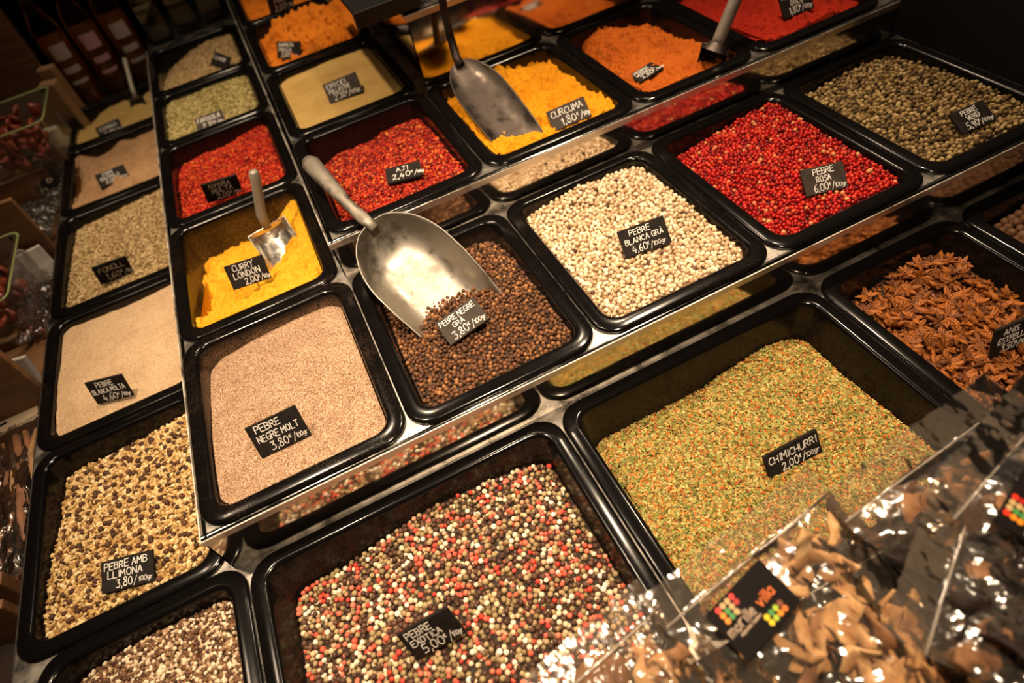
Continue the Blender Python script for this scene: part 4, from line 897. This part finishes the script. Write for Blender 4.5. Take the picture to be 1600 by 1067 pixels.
for nm, c0, c1 in (('tan', (.4, .2, .07), (.62, .4, .2)), ('brown', (.14, .06, .025), (.34, .17, .075)), ('black', (.004, .003, .003), (.024, .013, .008))):
    mt = simple(nm + '_dried_mushroom', c1, .7, nscale=60, namp=.1, bscale=200, bstr=.5, spec=.25)
    mt.node_tree.nodes.clear() if False else None
    r0 = [n_ for n_ in mt.node_tree.nodes if n_.type == 'VALTORGB'][0].color_ramp.elements
    r0[0].color = (*c0, 1); r0[1].color = (*c1, 1)
    MUSH[nm] = []
    for i in range(5):
        me = mushroom_mesh(i + len(nm), .034); me.materials.append(mt); MUSH[nm].append(me)
def fill(M, w, l, th, kinds, n, label, group, seed, y0=.11):
    rr = np.random.default_rng(seed)
    for i in range(n):
        k = kinds[int(rr.integers(len(kinds)))]
        o = bpy.data.objects.new('dried_mushroom_slice', MUSH[k][int(rr.integers(5))]); C.objects.link(o)
        a = rr.uniform(-.42, .42) * w; b_ = -l * rr.uniform(y0, .96); edge = (1 - (2 * abs(a) / w) ** 2)
        s_ = rr.uniform(.9, 1.75)
        o.matrix_world = M @ Matrix.Translation((a, b_, rr.uniform(-.42, .3) * th * edge)) @ Matrix.Rotation(rr.uniform(0, 6.28), 4, 'Z') @ Matrix.Rotation(rr.normal(0, .6), 4, 'X') @ Matrix.Rotation(rr.normal(0, .5), 4, 'Y') @ Matrix.Scale(s_, 4)
        setp(o, label, 'dried mushroom', group)
BAGS = [  # label, seal centre, yaw, pitch, width, length, thickness, fill kinds, count, label card (x, y, rot)
 ('clear bag of tan dried mushrooms with a dotted black label, bottom of the photo', (.505, -.312, .026), 9, 15, .205, .2, .046, ['tan', 'tan', 'tan', 'brown'], 64, (-.038, -.030, .10)),
 ('clear bag of dark brown dried mushrooms with a wide empty header', (.705, -.316, .034), 6, 15, .225, .2, .046, ['brown', 'black', 'brown'], 74, None),
 ('crumpled clear bag lying over the mixed peppercorns', (.345, -.322, .018), 12, 13, .135, .18, .034, ['brown', 'brown', 'tan'], 36, None),
 ('clear bag of black dried mushrooms with a dotted label, right edge', (.748, -.352, .076), 14, 13, .21, .2, .044, ['black', 'black', 'brown'], 74, (-.060, -.034, .12)),
 ('clear bag of black dried mushrooms at the bottom edge, right of the tan ones', (.62, -.405, .060), 30, 8, .15, .16, .036, ['black', 'brown', 'black', 'black'], 48, None),
]
SHORT = ['bag of tan mushrooms', 'bag with the wide empty header', 'bag over the mixed peppercorns', 'labelled bag at the right edge', 'bag at the bottom edge']
for i, (lab, seal, yaw, pit, w, l, th, kinds, n, card) in enumerate(BAGS):
    e, M_ = clearbag(lab, seal, yaw, pit, w, l, th, 400 + i)
    if card: label_card(e, card[0], card[1], .070, .046, th * .5 + .004, card[2], i)
    fill(M_, w, l, th, kinds, n, 'dried mushroom slice inside the ' + SHORT[i], 'mushrooms in the ' + SHORT[i], 500 + i)
sh = MB(); Ms = frame((.62, -.345, -.03), (1, 0, 0), (0, math.cos(math.radians(12)), math.sin(math.radians(12))))
sh.box(-.44, .62, -.34, -.006, -.018, 0, Ms); sh.box(-.44, .62, -.34, -.32, 0, .02, Ms)
setp(sh.build('bag_shelf', BLACK), 'black sloping shelf under the clear mushroom bags', 'shelf')

# ================================================================== display rack on the left
rk = empty('wooden_display_rack', (-.55, .7, -.98), 'wooden rack with upright dividers left of the pans', 'rack')
def rpart(name, *b, **kw):
    m = MB(); m.box(b[0] + .55, b[1] + .55, b[2] - .7, b[3] - .7, b[4] + .98, b[5] + .98); return m.build(name, WOOD, rk, bevel=.002, **kw)
rpart('base_board', -.95, -.292, -.35, 2.1, -.17, -.152)
rpart('leg_panel', -.95, -.93, -.35, 2.1, -.98, -.17)
rpart('back_board', -.95, -.93, -.35, 2.1, -.152, .25)
for x1, y, t, zt in ((-.288, .128, .02, -.062), (-.286, .095, .014, -.066), (-.276, .503, .014, .07), (-.300, 1.004, .014, .02), (-.292, 1.42, .014, -.065), (-.280, 1.735, .03, .2)):
    rpart('divider', -.93, x1, y, y + t, -.152, zt)
rpart('lower_shelf', -.95, -.30, -.35, .09, -.30, -.285)
# bag with sticks
CARDW = simple('pale_header_card', (.5, .38, .26), .7)
e, M_ = clearbag('clear bag of brown sticks with a pale header card, left edge', (-.365, .470, -.112), 8, -1, .13, .31, .022, 420, flap=.006, group='bags on the left rack')
hc = MB().box(-.066, .066, -.004, .045, -.0015, .0015).build('header_card', CARDW, e, bevel=.0004)
MB().box(-.014, .014, .02, .026, -.0002, .0019).build('hang_hole', BLACK, hc)
STK = [simple('cinnamon_bark', (.2, .085, .035), .6, nscale=40, namp=.4), simple('pale_twig', (.33, .18, .08), .6, nscale=40, namp=.3)]
rr = np.random.default_rng(9)
for i in range(11):
    x = -.056 + .0112 * i; L = .26 * rr.uniform(.75, 1); rad = rr.uniform(.0035, .0065)
    m = MB(); p = [(x + rr.normal(0, .003), -.03 - L * q, .001 + rr.normal(0, .002)) for q in (0, .25, .5, .75, 1)]
    m.tube([M_ @ Vector(q) for q in p], [rad * f for f in (.9, 1, 1.06, 1, .92)], 12)
    setp(m.build('brown_stick', STK[i % 3 == 1], smooth=True), 'brown aromatic stick in the clear bag at the left edge', 'stick', 'sticks in the left bag')
# berries and packets between the dividers
BER = simple('dark_red_berry', (.12, .02, .012), .3, nscale=80, namp=.4)
e, M_ = clearbag('small clear bag of dark red berries on the left rack', (-.335, .93, -.125), 0, 2, .085, .2, .024, 421, flap=.05, group='bags on the left rack')
for i in range(70):
    o = bpy.data.objects.new('dried_berry', BM_[i % 4] if False else None) if False else None
bmesh_b = npmesh('dried_berry', ICO2[0] * .0058, ICO2[1]); bmesh_b.materials.append(BER)
for i in range(70):
    o = bpy.data.objects.new('dried_berry', bmesh_b); C.objects.link(o)
    o.matrix_world = M_ @ Matrix.Translation((rr.uniform(-.034, .034), -rr.uniform(.05, .19), rr.uniform(-.008, .006))) @ Matrix.Scale(rr.uniform(.7, 1.1), 4)
    setp(o, 'dark red dried berry in the small bag on the left rack', 'berry', 'berries in the left bag')
WHP = simple('white_paper', (.5, .46, .42), .7, bscale=60, bstr=.3)
def packet(name, label, loc, size, rz, mat, tilt=0):
    m = MB(); m.box(-size[0] / 2, size[0] / 2, -size[1] / 2, size[1] / 2, 0, size[2]); o = m.build(name, mat, bevel=min(size) * .15)
    o.location = loc; o.rotation_euler = (tilt, 0, math.radians(rz)); return setp(o, label, 'packet')
packet('paper_packet', 'white paper packet leaning in the left rack behind the berries', (-.335, .965, -.15), (.05, .012, .07), 12, WHP, -.2)
packet('paper_packet', 'second white packet low in the left rack, by the stick bag', (-.36, .62, -.15), (.07, .012, .06), -14, WHP, -.3)
FOIL = filmmat('crumpled_clear_bag', (.9, .9, .92), .18, 55)
for i, (x, y, z, yw) in enumerate(((-.338, 1.36, -.10, 20), (-.345, 1.20, -.10, -12))):
    lab = ('crumpled shiny bag with a black round label on the left rack', 'pale crumpled bag next to the round labelled bag on the left rack')[i]
    e, M_ = clearbag(lab, (x, y, z), yw, 8, .11, .15, .04, 430 + i, group='bags on the left rack'); e.children[0].data.materials[0] = FOIL
    c_ = MB(); c_.box(-.035, .035, -.11, -.05, -.012, .008); c_.build('filling', WHP if i else simple('grey_filling', (.16, .14, .13), .6), e, bevel=.006)
    if i == 0:
        d = MB().lathe([(.024, 0), (.024, .001)], 28).build('round_label', CARD, e); d.location = (0, -.08, .026)
        V, F = ribbon(textstrokes('D', -.006, -.008, .017, rr), .0012, .0012, rr); link('lettering', pymesh('lettering', V, F), INK1, d)
# clear tubs of dried tomato
TUB = filmmat('clear_tub_plastic', (.95, 1, .92), .04, 6)
TOM = simple('dried_tomato', (.2, .03, .012), .4, nscale=50, namp=.5, bscale=80, bstr=.8, bdist=.004)
def tub(label, x0, x1, y0, y1, z0, h, n, seed, grp):
    e = empty('plastic_tub', ((x0 + x1) / 2, (y0 + y1) / 2, z0), label, 'tub', 'clear tubs')
    hx, hy = (x1 - x0) / 2, (y1 - y0) / 2; V = []; F = []
    pr = [(0, .0), (0, .0), (.0, h * .1), (-.004, h), (-.010, h), (-.010, h - .003)]
    first = True
    for i, (off, zz) in enumerate(pr):
        L = rrect(hx - .006 - off if i else hx - .02, hy - .006 - off if i else hy - .02, .02); n_ = len(L); V += [(a, b, zz) for a, b in L]
    for i in range(len(pr) - 1):
        for k in range(n_):
            a = i * n_ + k; c = i * n_ + (k + 1) % n_; F.append((a, c, c + n_, a + n_))
    F.append(tuple(range(n_ - 1, -1, -1)))
    link('tub_wall', pymesh('tub_wall', V, F, True), TUB, e)
    m = MB(); L = [(a, b, h) for a, b in rrect(hx + .006, hy + .006, .024)]; m.tube(L + L[:1], [.0022] * (len(L) + 1), 8); m.build('rim', simple('tub_rim_plastic_%d' % seed, (.3, .34, .14), .2), e, smooth=True)
    rs = np.random.default_rng(seed)
    me = npmesh('dried_tomato', ICO2[0] * np.array([.019, .014, .006]) * (1 + rs.uniform(-.25, .25, (42, 1))), ICO2[1]); me.materials.append(TOM)
    for i in range(n):
        o = bpy.data.objects.new('dried_tomato', me); C.objects.link(o); o.location = ((x0 + x1) / 2 + rs.uniform(-1, 1) * (hx - .03), (y0 + y1) / 2 + rs.uniform(-1, 1) * (hy - .03), z0 + .01 + rs.random() * (h - .02)); o.rotation_euler = tuple(rs.uniform(0, 6, 3))
        setp(o, 'dark red dried tomato in the ' + grp, 'dried tomato', 'tomatoes in the ' + grp)
tub('clear tub of dark red dried tomatoes, upper one at the left edge', -.45, -.240, 1.29, 1.50, -.06, .106, 70, 5, 'upper clear tub')
tub('clear tub of dark red dried tomatoes, lower one at the left edge', -.53, -.332, .75, .985, -.13, .09, 70, 6, 'lower clear tub')
for nm, b in (('upper', (-.44, -.31, 1.30, 1.41, -.152, -.06)), ('lower', (-.52, -.345, .76, .97, -.152, -.13))):
    m = MB(); m.box(*b); setp(m.build('wooden_crate', WOOD, bevel=.002), 'plain wooden crate carrying the %s clear tub' % nm, 'crate')
# packets and jar
TAN = simple('tan_carton', (.3, .17, .08), .6)
packet('carton', 'tan carton standing left of the oil bottles', (-.258, 1.60, -.152), (.05, .035, .18), -20, TAN)
packet('carton', 'second tan carton behind the first by the oil bottles', (-.252, 1.655, -.152), (.045, .03, .20), -15, TAN)
p = packet('white_packet', 'small white packet with a red dot beside the yellowish spice pan', (-.292, 1.47, -.152), (.04, .025, .115), -10, WHP)
d = MB().lathe([(.007, 0), (.007, .0006)], 20).build('red_dot', simple('red_print', (.6, .04, .02), .5), p); d.matrix_local = Matrix.Translation((.0, -.0127, .085)) @ Matrix.Rotation(math.pi / 2, 4, 'X')
jar = empty('printed_tin', (-.335, .045, -.285), 'tin with a red and cream printed band, bottom left corner', 'tin')
MB().lathe([(.045, 0), (.046, .004), (.046, .15), (.042, .155), (.042, .158)], 32).build('tin_body', simple('tin_dark', (.03, .02, .016), .3), jar, autosm=.6)
MB().lathe([(.0464, .06), (.0464, .12)], 32, cap=False).build('red_band', simple('tin_red', (.3, .015, .012), .4), jar, smooth=True)
MB().lathe([(.0464, .035), (.0464, .055)], 32, cap=False).build('cream_band', simple('tin_cream', (.6, .5, .34), .4), jar, smooth=True)

# ---- oil bottles at the back
gm, nt, b = newmat('bottle_glass'); b.inputs['Base Color'].default_value = (.95, .9, .8, 1); b.inputs['Transmission Weight'].default_value = 1; b.inputs['Roughness'].default_value = .03; b.inputs['IOR'].default_value = 1.45
om, nt, b = newmat('amber_oil'); b.inputs['Base Color'].default_value = (.75, .32, .03, 1); b.inputs['Transmission Weight'].default_value = .85; b.inputs['Roughness'].default_value = .05; b.inputs['IOR'].default_value = 1.2
dm = simple('dark_vinegar', (.015, .006, .004), .1)
cork = simple('dark_stopper', (.03, .02, .015), .5)
PL_ = [simple('label_grey_paper', (.36, .3, .28), .6), simple('label_lilac_paper', (.45, .24, .3), .6)]
def bottle(label, x, y, z, rad, h, lab, liquid, square=False, rz=0):
    e = empty('oil_bottle', (x, y, z), label, 'bottle', 'bottles at the back'); e.rotation_euler = (0, 0, rz)
    n = 4 if square else 28; k = 1.25 if square else 1
    P = [(rad * .9 * k, 0), (rad * k, .006), (rad * k, h * .62), (rad * .85 * k, h * .70), (.016, h * .80), (.0135, h * .84), (.0135, h * .95), (.016, h * .955), (.016, h * .975), (.0135, h * .975)]
    Q = Matrix.Rotation(math.pi / 4, 4, 'Z') if square else None
    MB().lathe(P, n, Q).build('glass', gm, e, autosm=.7 if not square else .4)
    MB().lathe([(rad * .84 * k, .008), (rad * .9 * k, .012), (rad * .9 * k, h * .58)], n, Q).build('oil', liquid, e, autosm=.6)
    MB().lathe([(.012, h * .93), (.0125, h * .98), (.017, h * .982), (.017, h * 1.03)], 20).build('stopper', cork, e, autosm=.6)
    if lab is not None:
        m = MB(); b0 = 0
        def band(z0, z1, a0=-1.0, a1=1.0):
            s_ = len(m.V); K = 14
            for i in range(K + 1):
                a = -math.pi / 2 + a0 + (a1 - a0) * i / K
                for zz in (z0, z1): m.V.append(((rad + .0006) * math.cos(a), (rad + .0006) * math.sin(a), zz))
            for i in range(K): m.F.append((s_ + 2 * i, s_ + 2 * i + 2, s_ + 2 * i + 3, s_ + 2 * i + 1))
        band(h * .42, h * .54, -.62, .62); band(h * .31, h * .36, -.62, .62); band(h * .22, h * .25, -.62, .62)
        m.build('paper_label', PL_[lab], e, smooth=True)
bottle('amber oil bottle with a grey label, leftmost of the round bottles', -.205, 1.70, -.098, .036, .34, 0, om, rz=.2)
bottle('amber oil bottle with a lilac label', -.122, 1.705, -.098, .036, .34, 1, om, rz=.2)
bottle('amber oil bottle with a grey label, right of the lilac one', -.04, 1.71, -.098, .036, .34, 0, om, rz=.2)
bottle('dark square bottle behind the tan seeds, leftmost of the square ones', .055, 1.70, 0, .034, .3, None, dm, True)
bottle('dark square bottle behind the tan seeds, middle one', .135, 1.71, 0, .034, .3, None, dm, True)
bottle('dark square bottle behind the tan seeds, beside the upper step', .212, 1.72, 0, .034, .3, None, dm, True)
m = MB(); m.box(-.29, .005, 1.662, 2.1, -.2, -.0985); m.box(.005, .26, 1.662, 2.1, -.2, -.0005)
setp(m.build('bottle_shelf', DARKW), 'dark shelf at the back that carries the bottles', 'shelf')
